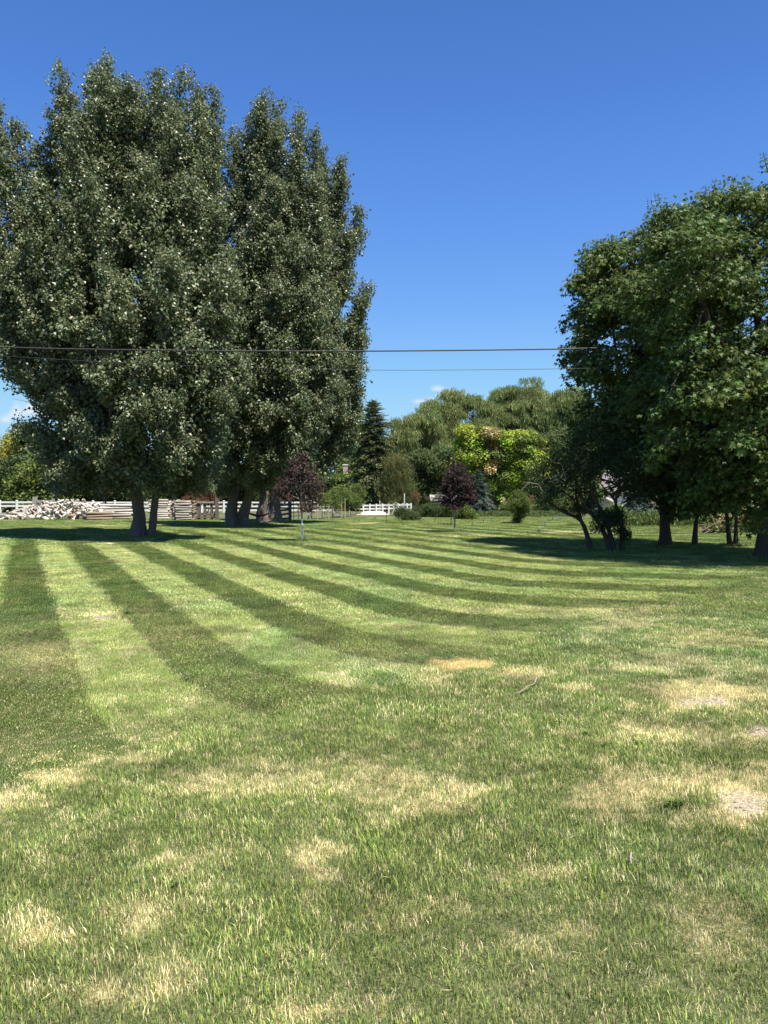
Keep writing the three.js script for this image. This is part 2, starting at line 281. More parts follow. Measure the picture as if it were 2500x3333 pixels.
// a tree or shrub of leaf clumps on rounded lobes
function clumpTree({ name, label, category = 'tree', group, base, stems = [], lobes, clump = 0.6, density = 1, per = 12, geo, leaves, wood = M.barkDark, size = 1, inner = 0.35, flatness = 0.55, droop = 0, seed = 1, limbsTo = 12, shoots = 0, holes = 0.3, mixed = [], crownName = 'crown', grain = 0.9 }) {
  R = mulberry(seed);
  const t = thing(name, label, category, base, group), tw = new MB(), spots = [], extra = mixed.map(() => []);
  const axes = stems.map(([pts, r0, r1, fl = 0.35]) => limb(tw, pts, r0, r1, r0 > 0.08 ? 10 : 6, 12, 0.12, fl));
  let made = 0;
  lobes.forEach(([c, rx, ry, rz], li) => {
    const area = 4 * Math.PI * Math.pow((Math.pow(rx * ry, 1.6) + Math.pow(rx * rz, 1.6) + Math.pow(ry * rz, 1.6)) / 3, 1 / 1.6), n = Math.ceil(density * area / (clump * clump * 2.1)), all = Math.ceil(n * (1 + inner));
    for (let k = 0; k < all; k++) {
      const u = sph(), deep = k >= n ? rr(0.3, 0.78) : rr(0.8, 1.1), p = V(c.x + u.x * rx * deep, c.y + u.y * ry * deep, c.z + u.z * rz * deep);
      if (p.y < 0.05) continue;
      if (lobes.some(([o, ax, ay, az], oi) => oi !== li && ((p.x - o.x) / ax) ** 2 + ((p.y - o.y) / ay) ** 2 + ((p.z - o.z) / az) ** 2 < 0.55)) continue;
      if (noise3(p.x * grain / clump * 0.5 + seed * 3, p.y * grain / clump * 0.5, p.z * grain / clump * 0.5) < holes) continue;
      const nrm = V(u.x / rx, u.y / ry, u.z / rz).normalize(), up = nrm.clone().multiplyScalar(0.65).add(V(0, 0.75 - droop, 0)).normalize(), q = new THREE.Quaternion().setFromUnitVectors(UP, up), cr = clump * rr(0.6, 1.25), tone = rr(0.82, 1.2), warm = rr(0.9, 1.15), which = mixed.findIndex((m) => m.where(p, R));
      for (let e = 0; e < per; e++) {
        const a = R() * 6.283, d = Math.sqrt(R()) * cr, o = V(Math.cos(a) * d, -d * d / cr * 0.35 + rr(-0.5, 0.5) * cr * flatness, Math.sin(a) * d).applyQuaternion(q);
        const g = p.clone().add(o); if (g.y < 0.04) continue;
        (which >= 0 ? extra[which] : spots).push({ p: g, s: size * rr(0.7, 1.15), up: V(up.x * 0.45, 1, up.z * 0.45).add(sph().multiplyScalar(0.3)).normalize(), c: tone * rr(0.9, 1.1), w: warm });
      }
      if (axes.length && k % Math.max(1, Math.round(all * lobes.length / limbsTo)) === 0 && made < limbsTo) {
        made++; const ax = axes[Math.floor(R() * axes.length)], s = ax[Math.floor(rr(0.5, 1) * (ax.length - 1))], m = s.clone().lerp(p, 0.5).add(V(rr(-0.2, 0.2), rr(0, 0.3) * clump, rr(-0.2, 0.2)));
        limb(tw, [s.clone(), m, p], clamp(s.distanceTo(p) * 0.02, 0.012, 0.11), 0.008, 5, 6);
      }
    }
    for (let k = 0; k < shoots; k++) { // bare leading shoots above the crown
      const u = sph(); u.y = Math.abs(u.y) * 0.9 + 0.15; u.normalize(); const p = V(c.x + u.x * rx * 0.97, c.y + u.y * ry * 0.97, c.z + u.z * rz * 0.97), hgt = rr(0.35, 0.95) * clump, e = p.clone().add(V(u.x * 0.25 * hgt + rr(-0.1, 0.1), hgt, rr(-0.1, 0.1)));
      tw.tube([p, e], [0.014, 0.006], 4); for (let q = 0; q < 4; q++) spots.push({ p: p.clone().lerp(e, 0.3 + q * 0.23), s: size * (0.62 - q * 0.1), c: 1.1 });
    }
  });
  if (tw.p.length) part('trunk', tw.geo(base), wood, t);
  crown(crownName, geo, leaves, spots, t, base);
  extra.forEach((s, k) => { if (s.length) { const m = crown(mixed[k].name, mixed[k].geo ?? geo, mixed[k].leaves, s, t, base); if (mixed[k].label) m.userData.label = mixed[k].label; } });
  return t;
}
function conifer({ name, label, base, height, wide, geo, leaves, seed, whorls, per = 11, power = 0.8, bare = 0.02, group }) {
  R = mulberry(seed); const t = thing(name, label, 'tree', base, group), tw = new MB(), spots = [];
  limb(tw, [base.clone(), base.clone().add(V(0, height * 0.5, 0)), base.clone().add(V(0.05, height, 0))], height * 0.02, 0.02, 8, 8);
  for (let k = 0; k < whorls; k++) {
    const f = bare + (1 - bare) * (k + 0.5) / whorls, w = wide * Math.pow(1 - f, power) * rr(0.85, 1.1) + 0.12;
    for (let e = 0; e < per; e++) {
      const a = (e + R()) / per * 6.283, q = new THREE.Quaternion().setFromEuler(new THREE.Euler(rr(-0.3, 0.3), a, lerp(-0.35, 0.75, f * f) + rr(-0.14, 0.14), 'YXZ')), s = w * rr(0.75, 1.15);
      spots.push({ p: base.clone().add(V(0, f * height + rr(-0.1, 0.1), 0)), q, s, sy: 1.2 });
    }
  }
  part('trunk', tw.geo(base), M.barkDark, t); crown('crown', geo, leaves, spots, t, base); return t;
}
const lobe = (px, py, D, rx, ry, rz) => [at(px, py, D), rx / F * D, ry / F * D, rz ?? rx / F * D];
const onG = (px, D) => V((px - CX) / F * D, 0, -D);

// ================================================================ THE GROUND
// mowing: the level lines of u() are the mower's passes, dry() is how parched the turf is
function passes(x, d) {
  const a = (x + 0.47 * d) / 1.105, b = 0.73 * (0.3 * x + d) / 1.044 - 2.37, k = 0.9, h = Math.max(k - Math.abs(a - b), 0) / k;
  const near = Math.min(a, b) - h * h * k * 0.25;
  const far = (d - 0.62 * x) / 1.18 * 0.8;
  return lerp(near, far, smooth(36, 40, d - 0.25 * x)) + (noise2(x * 0.5, d * 0.5, 40) - 0.5) * 0.14;
}
function striping(x, d) { // +1 laid away from the house, -1 laid towards it, 0 not mown in passes
  const u = (passes(x, d) - 0.42) / 1.56, f = u - Math.floor(u);
  const edge = 4.2 + (x + 2.1) * 1.15, on = smooth(edge - 0.3, edge + 0.6, d) * lerp(1, 0.75, smooth(1, 7, x));
  return (f < 0.5 ? (1 - 0.34 * Math.sin(Math.PI * clamp(f / 0.5) ** 0.7)) : -1) * on;
}
const PATCH = [[850, 2560, 300, 70, 0.45], [1250, 2560, 220, 100, 0.5], [1480, 2600, 130, 60, 0.6], [1020, 2840, 110, 85, 0.58], [460, 2990, 110, 50, 0.5], [620, 2800, 220, 50, 0.35], [330, 2478, 150, 26, 0.6], [160, 2540, 150, 30, 0.7], [30, 2610, 110, 40, 0.6], [1500, 2165, 120, 28, 0.95], [1430, 2215, 60, 20, 0.55], [1720, 2195, 120, 20, 0.5], [1880, 2240, 60, 14, 0.5], [2120, 2170, 240, 40, 0.5], [2300, 2270, 210, 55, 0.8], [2180, 2400, 260, 50, 0.45], [2000, 2590, 150, 90, 0.55], [2250, 2560, 200, 70, 0.62], [2440, 2600, 170, 110, 1.0], [2050, 2025, 170, 35, 0.5], [2300, 2080, 200, 40, 0.4], [1770, 2860, 130, 45, 0.55], [1900, 3060, 150, 60, 0.45], [2350, 3080, 160, 150, 0.26], [150, 3080, 150, 35, 0.5], [90, 3000, 70, 50, 0.45], [300, 3270, 260, 50, 0.5], [1000, 3320, 220, 40, 0.5], [330, 2022, 140, 14, 0.36], [700, 1952, 80, 8, 0.34], [90, 2115, 110, 24, 0.36], [1330, 2040, 160, 20, 0.2], [1650, 2000, 140, 20, 0.15], [560, 3200, 160, 60, 0.3], [1350, 3000, 200, 60, 0.25], [1500, 1745, 120, 4, 0.5], [1850, 1733, 90, 4, 0.8], [1190, 1704, 60, 3, 0.8], [1220, 1740, 30, 3, 0.6], [520, 1705, 60, 5, 0.4], [330, 1712, 60, 5, 0.4]];
const DIRT = [[2320, 2292, 85, 22], [2460, 2622, 125, 62], [2490, 2380, 60, 18], [650, 2012, 0, 0], [335, 2012, 60, 5], [665, 1952, 50, 4]];
function inPatch(list, x, d) { // in the plane of the ground, from the pixel spots above
  let best = 0; const sx = CX + x / d * F, sy = HOR + EYE * F / d, n1 = noise2(x * 4.2, d * 4.2, 61) - 0.5, n2 = noise2(x * 13, d * 13, 62) - 0.5;
  for (const [px, py, rx, ry, w = 1] of list) { if (!rx || Math.abs(sx - px) > rx * 2 || Math.abs(sy - py) > ry * 2) continue; const q = Math.hypot((sx - px) / rx, (sy - py) / ry) + n1 * 1.1 + n2 * 1.0; best = Math.max(best, w * (1 - smooth(0.45, 1.3, q))); }
  return best;
}
function dryness(x, d) {
  const broad = fbm(x * 0.55 + 9, d * 0.55, 71), fine = fbm(x * 2.6, d * 2.6, 75, 3), near = 1 - smooth(6, 12, d - Math.max(0, x) * 0.8);
  let v = smooth(0.45, 0.8, broad * 0.6 + fine * 0.4) * lerp(0.22, 0.6, near) + 0.03 + 0.04 * near;
  v = Math.max(v, inPatch(PATCH, x, d) * lerp(0.85, 1.25, fine));
  return clamp(v);
}
const bare = (x, d) => inPatch(DIRT, x, d);
const lawnEnd = (x) => { const d = gd(1683), l = gd(1690); return lerp(l, d, smooth(-6, 0, x)); };   // the far edge of the mown lawn
{
  // earth and thatch below the blades; dark soil deepened to paint shade between green blades, pale straw, a little moss
  const thatch = tex(1024, 1024, (u, v) => { const a = pf(u, v, 60, 60, 2), b = pf(u, v, 220, 200, 5, 2), c = pf(u, v, 9, 9, 7), s = smooth(0.55, 0.7, b); return [lerp(0.12, 0.3, s) * (0.7 + 0.6 * a), lerp(0.13, 0.25, s) * (0.7 + 0.6 * a) * (0.95 + 0.1 * c), lerp(0.05, 0.13, s) * (0.7 + 0.6 * a)]; });
  thatch.repeat.set(1, 1);
  const rough = tex(512, 512, (u, v) => { const a = pf(u, v, 90, 90, 22, 3); return [a, a, a]; }, false);
  const pos = [], uv = [], col = [], idx = [];
  const radii = []; for (let d = 0.6; d < 70; d *= 1.022) radii.push(d); radii.push(90, 140, 250, 500, 900, 1600);
  const cols = 190;
  // a sheet that reaches the horizon on every side: fine ahead, coarse behind
  const angs = []; for (let k = 0; k <= cols; k++) { const t = k / cols * 2 - 1; angs.push(Math.sign(t) * (Math.abs(t) < 0.85 ? Math.abs(t) / 0.85 * 0.62 : lerp(0.62, Math.PI, (Math.abs(t) - 0.85) / 0.15))); }
  pos.push(0, 0, 0); uv.push(0, 0); col.push(1, 1, 1);
  radii.forEach((r) => angs.forEach((a) => {
    const x = Math.sin(a) * r, z = -Math.cos(a) * r, d = -z; pos.push(x, 0, z); uv.push(x / 1.3, z / 1.3);
    let c = [1, 1, 1]; if (d > 0.5 && d < 70) { const s = bare(x, d), q = dryness(x, d); c = [lerp(0.42, 2.0, q), lerp(0.5, 1.7, q), lerp(0.42, 1.6, q)]; c = c.map((v, k) => lerp(v, [1.95, 1.62, 2.35][k], s)); }  // green turf: ground tint lowered to paint in the shadow gaps between blades
    col.push(...c);
  }));
  const n = angs.length, id = (i, j) => 1 + i * n + j;
  for (let j = 0; j + 1 < n; j++) idx.push(0, id(0, j + 1), id(0, j));
  for (let i = 0; i + 1 < radii.length; i++) for (let j = 0; j + 1 < n; j++) idx.push(id(i, j), id(i, j + 1), id(i + 1, j + 1), id(i, j), id(i + 1, j + 1), id(i + 1, j));
  const g = new THREE.BufferGeometry(); g.setAttribute('position', new THREE.Float32BufferAttribute(pos, 3)); g.setAttribute('uv', new THREE.Float32BufferAttribute(uv, 2)); g.setAttribute('color', new THREE.Float32BufferAttribute(col, 3)); g.setIndex(idx.map((_, k) => idx[k - k % 3 + [0, 2, 1][k % 3]])); g.computeVertexNormals();
  if (g.attributes.normal.getY(400) < 0) { g.setIndex(idx); g.computeVertexNormals(); }
  structure('lawn', g, new THREE.MeshStandardMaterial({ map: thatch, bumpMap: rough, bumpScale: 0.012, roughness: 1, vertexColors: true }));
  // the parched paddock beyond the posts, and the pale gravel lane at the left
  const dryMap = tex(512, 512, (u, v) => { const a = pf(u, v, 40, 40, 2), b = pf(u, v, 6, 6, 7); return [0.42 * (0.6 + 0.6 * a + 0.2 * b), 0.33 * (0.6 + 0.6 * a + 0.15 * b), 0.15 * (0.6 + 0.6 * a)]; });
  const sheet = (name, pts, y, map, per) => { const s = new THREE.Shape(pts.map((p) => new THREE.Vector2(p[0], -p[1]))), q = new THREE.ShapeGeometry(s); q.rotateX(Math.PI / 2); const P = q.attributes.position, U = q.attributes.uv; for (let k = 0; k < P.count; k++) { P.setZ(k, P.getZ(k)); P.setY(k, y); U.setXY(k, P.getX(k) / per, P.getZ(k) / per); } q.computeVertexNormals(); const m = structure(name, q, new THREE.MeshStandardMaterial({ map, roughness: 1, side: THREE.DoubleSide })); return m; };
  const gl = gd(1690.5);
  sheet('dry_field', [[-60, -gl], [-4.6, -gl], [-4, -gd(1686)], [-1.5, -gd(1679)], [-1.3, -64], [-60, -64]], 0.004, dryMap, 3);
  const grav = tex(256, 256, (u, v) => { const a = pf(u, v, 70, 70, 2, 3), b = pf(u, v, 5, 5, 9); const k = 0.45 + 0.45 * a + 0.15 * b; return [k * 0.8, k * 0.75, k * 0.65]; });
  sheet('gravel_lane', [[-60, -gd(1681)], [-26, -gd(1681)], [-24.5, -gd(1672)], [-26, -gd(1657)], [-60, -gd(1657)]], 0.008, grav, 2);
}

// ---------------------------------------------------------------- the turf: tufts of single blades
{
  R = mulberry(99);
  const GREEN = [[0.19, 0.265, 0.058], [0.15, 0.24, 0.062], [0.28, 0.33, 0.078], [0.12, 0.18, 0.045]], STRAW = [[0.7, 0.61, 0.32], [0.78, 0.69, 0.4], [0.58, 0.48, 0.24]];
  function tuft(n, rad, hgt, wid, straw, lean, seed, segs = 2) {
    R = mulberry(seed); const b = new LB();
    for (let q = 0; q < n; q++) {
      const a = R() * 6.283, d = Math.sqrt(R()) * rad, o = V(Math.cos(a) * d, -0.002, Math.sin(a) * d), dry = R() < straw, base = dry ? STRAW[Math.floor(R() * 3)] : GREEN[Math.floor(R() * 4)], k0 = rr(0.5, 1.45), k = base.map((v) => v * k0);
      const h = hgt * rr(0.5, 1.25) * (dry ? 0.9 : 1), az = R() * 6.283, w = wid * rr(0.7, 1.2), bend = V(Math.cos(az) * 0.42, 0, Math.sin(az) * 0.42).add(V(0, 0, -lean)), face = V(Math.cos(az + rr(-0.7, 0.7)), 0, Math.sin(az + rr(-0.7, 0.7))); const s = V(-face.z, 0, face.x);
      const m = o.clone().addScaledVector(bend, h * 0.28).add(V(0, h * 0.55, 0)), t = o.clone().addScaledVector(bend, h * 0.95).add(V(0, h * (0.98 - 0.3 * bend.length() * bend.length()), 0));
      const a0 = o.clone().addScaledVector(s, w / 2), b0 = o.clone().addScaledVector(s, -w / 2), a1 = m.clone().addScaledVector(s, w * 0.42), b1 = m.clone().addScaledVector(s, -w * 0.42);
      b.tri(a0, b0, b1, k); b.tri(a0, b1, a1, k); b.tri(a1, b1, t, k);
    }
    return b.geo();
  }
  const blade = new THREE.MeshPhysicalMaterial({ color: 0xffffff, vertexColors: true, roughness: 1, transmission: 0.18, thickness: 0, side: THREE.DoubleSide, specularIntensity: 0.3 });
  const grass = new THREE.Group(); grass.name = 'grass'; grass.userData.kind = 'stuff'; scene.add(grass);
  tag(grass, 'mown lawn grass in light and dark stripes with straw coloured dry patches', 'grass');
  const zones = [
    { d0: 1.5, d1: 5.5, per: 1150, rad: 0.034, n: 20, h: 0.033, w: 0.0022, side: 1.2 },
    { d0: 5.5, d1: 10, per: 800, rad: 0.042, n: 24, h: 0.034, w: 0.0027, side: 1.4 },
    { d0: 10, d1: 24, per: 210, rad: 0.085, n: 44, h: 0.038, w: 0.0043, side: 2 },
    { d0: 24, d1: 64, per: 34, rad: 0.2, n: 76, h: 0.042, w: 0.0095, side: 3 },
  ];
  { const im = new THREE.InstancedMesh(new THREE.IcosahedronGeometry(0.008, 0), std([0.27, 0.225, 0.165]), 260); im.name = 'soil_crumb'; im.userData.kind = 'stuff'; let k = 0; for (let q = 0; q < 200000 && k < 260; q++) { const [px, py, rx, ry] = DIRT[Math.floor(R() * DIRT.length)]; if (!rx) continue; const p = ground(px + rr(-1.4, 1.4) * rx, py + rr(-1.4, 1.4) * ry); if (bare(p.x, -p.z) < R() + 0.1) continue; HELP.position.copy(p); HELP.rotation.set(R() * 6, R() * 6, 0); HELP.scale.set(rr(0.3, 1.6), rr(0.3, 1), rr(0.3, 1.6)); HELP.updateMatrix(); im.setMatrixAt(k, HELP.matrix); im.setColorAt(k++, new THREE.Color().setScalar(rr(0.5, 1.3))); } im.count = k; grass.add(shade(im)); }
  { // loose clippings on the near turf, and the longer grass the mower leaves round the trunks
    const b = new LB(); b.leaf(V(-0.02, 0, 0), V(1, 0.08, 0.1), UP, 0.03, 0.0022, [0.5, 0.43, 0.24], 0.1); const N = 1200, im = new THREE.InstancedMesh(b.geo(), blade, N); im.name = 'clipping'; im.userData.kind = 'stuff';
    for (let k = 0; k < N; k++) { const d = 2 + 9 * Math.pow(R(), 0.7), x = rr(-0.55, 0.55) * d; HELP.position.set(x, rr(0.022, 0.04), -d); HELP.rotation.set(rr(-0.5, 0.5), R() * 6.28, rr(-0.4, 0.4)); HELP.scale.setScalar(rr(0.5, 1.5)); HELP.updateMatrix(); im.setMatrixAt(k, HELP.matrix); im.setColorAt(k, new THREE.Color().setScalar(rr(0.6, 1.3))); } grass.add(shade(im));
    const spots = []; for (const [px, D, r] of [[465, 28.5, 0.6], [772, 37.5, 0.75], [878, 42, 0.8], [985, 26.3, 0.12], [1481, 32.5, 0.15], [1924, 21.8, 0.18], [2006, 21.4, 0.42], [2166, 23.6, 0.36], [2262, 23.3, 0.18], [2386, 23.8, 0.26], [2500, 19.2, 0.5]]) for (let k = 0; k < 90 * (0.4 + r); k++) { const a = R() * 6.28, q = r * rr(0.8, 1.25); spots.push({ p: onG(px, D).add(V(Math.cos(a) * q, 0, Math.sin(a) * q)), s: rr(1.4, 3.2) }); }
    const c = crown('tall_tuft', tuft(26, 0.05, 0.05, 0.004, 0.15, 0.1, 777), blade, spots, grass, V(0, 0, 0)); R = mulberry(100);
  }
  const col = new THREE.Color(), grad = (x, d) => [passes(x + 0.05, d) - passes(x - 0.05, d), passes(x, d + 0.05) - passes(x, d - 0.05)];
  zones.forEach((z, zi) => {
    const kinds = { green: [], dry: [], straw: [] };
    const st = 1 / Math.sqrt(z.per);
    for (let d = z.d0; d < z.d1; d += st) for (let x = -(0.53 * d + z.side); x < 0.53 * d + z.side; x += st) {
      const px = x + rr(-0.6, 0.6) * st, pd = d + rr(-0.6, 0.6) * st;
      if (pd > lawnEnd(px) || R() < bare(px, pd) * 0.97) continue;
      const q = dryness(px, pd), r = R() * 0.9, s0 = striping(px, pd), s = R() < Math.abs(s0) * 1.3 ? Math.sign(s0) : 0, kind = r < q * 0.85 ? 'straw' : r < q * 0.85 + 0.19 + q * 0.4 ? 'dry' : 'green';
      kinds[kind].push([px, pd, s, q]);
    }
    for (const [kind, share] of [['green', 0.05], ['dry', 0.32], ['straw', 0.8]]) for (const laid of [-1, 0, 1]) {
      const list = kinds[kind].filter((e) => e[2] === laid); if (!list.length) continue;
      const m = shade(new THREE.InstancedMesh(tuft(z.n, z.rad * 1.25, z.h, z.w, share, [1.0, 0.12, 1.28][laid + 1], 302 + zi * 10 + laid + share * 100), blade, list.length)); m.name = 'tuft'; m.userData.kind = 'stuff';
      list.forEach(([x, d, s, q], k) => {
        let yaw = R() * 6.283;
        if (laid) { const [gx, gz] = grad(x, d); let dx = gz, dd = -gx; const l = Math.hypot(dx, dd) || 1; dx /= l; dd /= l; if (dd < 0) { dx = -dx; dd = -dd; } dd += 0.6; const l2 = Math.hypot(dx, dd); dx /= l2; dd /= l2; if (s < 0) { dx = -dx; dd = -dd; } yaw = Math.atan2(-dx, dd) + rr(-0.4, 0.4); } // the tuft leans along -z
        HELP.position.set(x, 0, -d); HELP.rotation.set(0, yaw, 0); const sc = rr(0.75, 1.25) * (1 - 0.25 * q) * (0.72 + 0.6 * fbm(x * 2.4, d * 2.4, 55, 2)); HELP.scale.set(sc, sc * rr(0.8, 1.2), sc); HELP.updateMatrix(); m.setMatrixAt(k, HELP.matrix);
        const n = fbm(x * 0.8, d * 0.8, 91, 3), f = fbm(x * 3.1, d * 3.1, 95, 2), c = (0.55 + 0.9 * f) * rr(0.75, 1.25), blue = smooth(0.5, 0.68, n) * (1 - q);
        const og = inPatch([[1500, 2165, 120, 28]], x, d); col.setRGB(c * lerp(1, 0.86, blue), c * lerp(1, 0.97, blue), c * lerp(1, 1.0, blue)); col.r *= 1 + 0.12 * og; col.g *= 1 - 0.05 * og; col.b *= 1 - 0.22 * og; m.setColorAt(k, col);
      });
      grass.add(m);
    }
  });
}

//@@OBJECTS@@
// ================================================================ THE POPLARS
const stem = (list, r0, r1) => [list.map(([px, py, D]) => (py >= 1690 ? (() => { const p = onG(px, D); p.y = -0.05; return p; })() : at(px, py, D))), r0, r1];
{
  const D = 28.5, T = (px, py, dz, w, low, from) => [at(px, py, D + dz), w, low, from];
  plumeTree({
    name: 'poplar_tree', label: 'tallest poplar at the left, its twin trunk nearest on the lawn', category: 'tree', group: 'poplars on the left of the lawn', seed: 41,
    base: onG(468, D), stems: [stem([[452, 1751, D], [450, 1680, D], [446, 1590, D], [432, 1400, D], [405, 1100, D + 0.3], [385, 800, D + 0.3]], 0.25, 0.09), stem([[478, 1751, D - 0.1], [486, 1690, D - 0.1], [506, 1600, D - 0.3], [520, 1400, D - 0.5], [540, 1100, D - 0.5], [548, 800, D - 0.5]], 0.17, 0.07)],
    limbs: [
      T(-70, 480, -0.6, 0.75, 0.35), T(2, 312, 0, 0.7, 0.5), T(52, 372, 0.8, 0.65, 0.5), T(-40, 640, 1, 0.9, 0.35), T(110, 560, -1.6, 0.8, 0.4), T(192, 190, 0, 0.62, 0.7), T(150, 330, 0.6, 0.7, 0.55), T(250, 330, -1.4, 0.8, 0.6), T(318, 142, 0, 0.68, 0.85), T(290, 210, 0.9, 0.7, 0.7), T(380, 225, 0.9, 0.7, 0.8), T(230, 285, 0.3, 0.72, 0.7), T(352, 222, -0.5, 0.7, 0.85), T(412, 268, 0.5, 0.7, 0.9), T(474, 262, 0.6, 0.7, 0.9), T(548, 262, -0.4, 0.7, 0.85, 1), T(100, 440, 0.4, 0.75, 0.5), T(650, 300, -0.7, 0.7, 0.7, 1), T(440, 255, -0.2, 0.75, 0.9), T(512, 188, 0, 0.6, 0.8, 1), T(592, 200, 0.4, 0.62, 0.75, 1), T(636, 232, 0, 0.6, 0.75, 1), T(696, 258, 0.2, 0.62, 0.65, 1), T(690, 330, 1, 0.7, 0.6, 1), T(560, 330, -1.2, 0.8, 0.7, 1),
      T(470, 480, -2.2, 0.9, 0.5, 1), T(620, 560, -2, 0.9, 0.45, 1), T(330, 560, -2.4, 0.9, 0.5), T(200, 640, -2.4, 0.9, 0.4), T(545, 800, -3.1, 0.95, 0.35, 1), T(715, 640, -1.2, 0.9, 0.4, 1), T(725, 840, -2.2, 0.95, 0.3, 1), T(400, 860, -3.2, 0.95, 0.35), T(90, 800, -1.5, 0.9, 0.3), T(-20, 860, -0.8, 0.85, 0.28), T(20, 1010, 0.6, 0.8, 0.25), T(250, 950, -2.6, 0.95, 0.3),
      T(640, 1060, -3.2, 0.95, 0.25, 1), T(500, 1120, -3.7, 0.95, 0.25, 1), T(330, 1180, -3.3, 0.9, 0.2), T(150, 1050, -1.4, 0.85, 0.25), T(760, 1120, -1.8, 0.9, 0.22, 1), T(18, 1150, -0.6, 0.42, 0.2), T(62, 1215, -0.4, 0.45, 0.18), T(95, 1250, -1, 0.7, 0.18), T(180, 1290, -2.2, 0.85, 0.16), T(90, 1390, -1.2, 0.7, 0.14), T(720, 1300, -2.6, 0.9, 0.16, 1), T(590, 1300, -3.8, 0.9, 0.15, 1), T(430, 1330, -3.9, 0.9, 0.14), T(260, 1400, -3, 0.85, 0.13), T(140, 1480, -1.2, 0.7, 0.12), T(700, 1440, -2, 0.85, 0.13, 1), T(560, 1450, -3.4, 0.85, 0.12, 1), T(370, 1480, -3.2, 0.8, 0.12), T(220, 1530, -1.8, 0.7, 0.11), T(320, 1560, 1.2, 0.7, 0.1), T(640, 1540, -1.4, 0.75, 0.11, 1), T(480, 1545, -2.6, 0.65, 0.11, 1), T(200, 1420, 1.6, 0.8, 0.14), T(390, 1570, -1.5, 0.6, 0.1), T(275, 1590, -0.8, 0.5, 0.1), T(205, 1600, -0.5, 0.5, 0.1), T(330, 1612, -1.2, 0.45, 0.1), T(410, 1618, -1.4, 0.42, 0.1), T(250, 1570, 0.8, 0.6, 0.1), T(560, 1596, -1.6, 0.5, 0.1, 1), T(640, 1592, -0.6, 0.5, 0.1, 1), T(690, 1580, 0.4, 0.5, 0.1, 1), T(520, 1575, -2.4, 0.55, 0.1, 1), T(160, 1560, 0.4, 0.55, 0.1),
      T(100, 700, 2.2, 0.9, 0.4), T(300, 480, 2.4, 0.9, 0.5), T(520, 420, 2.4, 0.9, 0.6, 1), T(640, 700, 2.2, 0.9, 0.4, 1), T(400, 900, 2.8, 0.9, 0.35), T(220, 1180, 2, 0.8, 0.2), T(560, 1200, 2.5, 0.9, 0.2, 1),
    ],
  });
}
{
  const D = 37.5, T = (px, py, dz, w, low, from) => [at(px, py, D + dz), w, low, from];
  plumeTree({
    name: 'poplar_tree', label: 'middle poplar behind the nearest one, with a stout forked twin trunk', category: 'tree', group: 'poplars on the left of the lawn', seed: 52,
    base: onG(770, D), stems: [stem([[754, 1716, D], [756, 1660, D], [762, 1560, D], [775, 1300, D], [800, 900, D], [840, 560, D]], 0.34, 0.09), stem([[790, 1714, D], [794, 1670, D], [812, 1610, D - 0.2], [850, 1500, D - 0.4], [880, 1200, D - 0.4], [925, 700, D - 0.3]], 0.3, 0.08)],
    limbs: [T(722, 405, 0.4, 0.7, 0.5), T(772, 395, 0, 0.75, 0.7), T(800, 345, 0.6, 0.7, 0.8), T(848, 300, 0, 0.75, 0.95), T(872, 372, 0.5, 0.8, 0.9), T(922, 385, -0.5, 0.8, 0.9, 1), T(892, 308, 0.4, 0.62, 0.9), T(954, 338, 0, 0.75, 0.85, 1), T(985, 400, -0.6, 0.8, 0.8, 1), T(1032, 415, 0, 0.7, 0.7, 1), T(1050, 560, -0.6, 0.9, 0.6, 1), T(900, 560, -1.8, 1, 0.6, 1), T(820, 640, -2, 1, 0.5), T(960, 760, -2.2, 1, 0.5, 1), T(880, 900, -2.8, 1.05, 0.4, 1), T(760, 860, -2.4, 1, 0.4), T(1020, 900, -1.6, 1, 0.4, 1), T(940, 1080, -2.8, 1, 0.3, 1), T(1060, 1100, -1.2, 1, 0.3, 1), T(830, 1150, -3, 1, 0.25), T(980, 1250, -2.6, 1, 0.22, 1), T(880, 1330, -3, 1, 0.18, 1), T(1050, 1330, -1.6, 1, 0.18, 1), T(790, 1400, -2.6, 0.9, 0.16), T(960, 1440, -2.4, 0.95, 0.15, 1), T(860, 1500, -2.4, 0.85, 0.13, 1), T(740, 1500, -2, 0.85, 0.13), T(690, 1530, 0.5, 0.7, 0.12), T(1010, 1490, -1, 0.8, 0.14, 1), T(900, 1570, -1.4, 0.6, 0.12, 1), T(800, 1560, -1.8, 0.6, 0.12), T(720, 1600, -0.8, 0.5, 0.1), T(850, 1610, -1.2, 0.45, 0.1, 1), T(930, 1590, -0.6, 0.5, 0.1, 1), T(980, 1560, 0.2, 0.6, 0.1, 1), T(700, 1250, -1, 0.9, 0.22), T(700, 900, 0.5, 0.9, 0.4), T(850, 700, 2, 1, 0.5), T(950, 1000, 2.2, 1, 0.4, 1), T(840, 1250, 2.2, 1, 0.25)],
  });
}
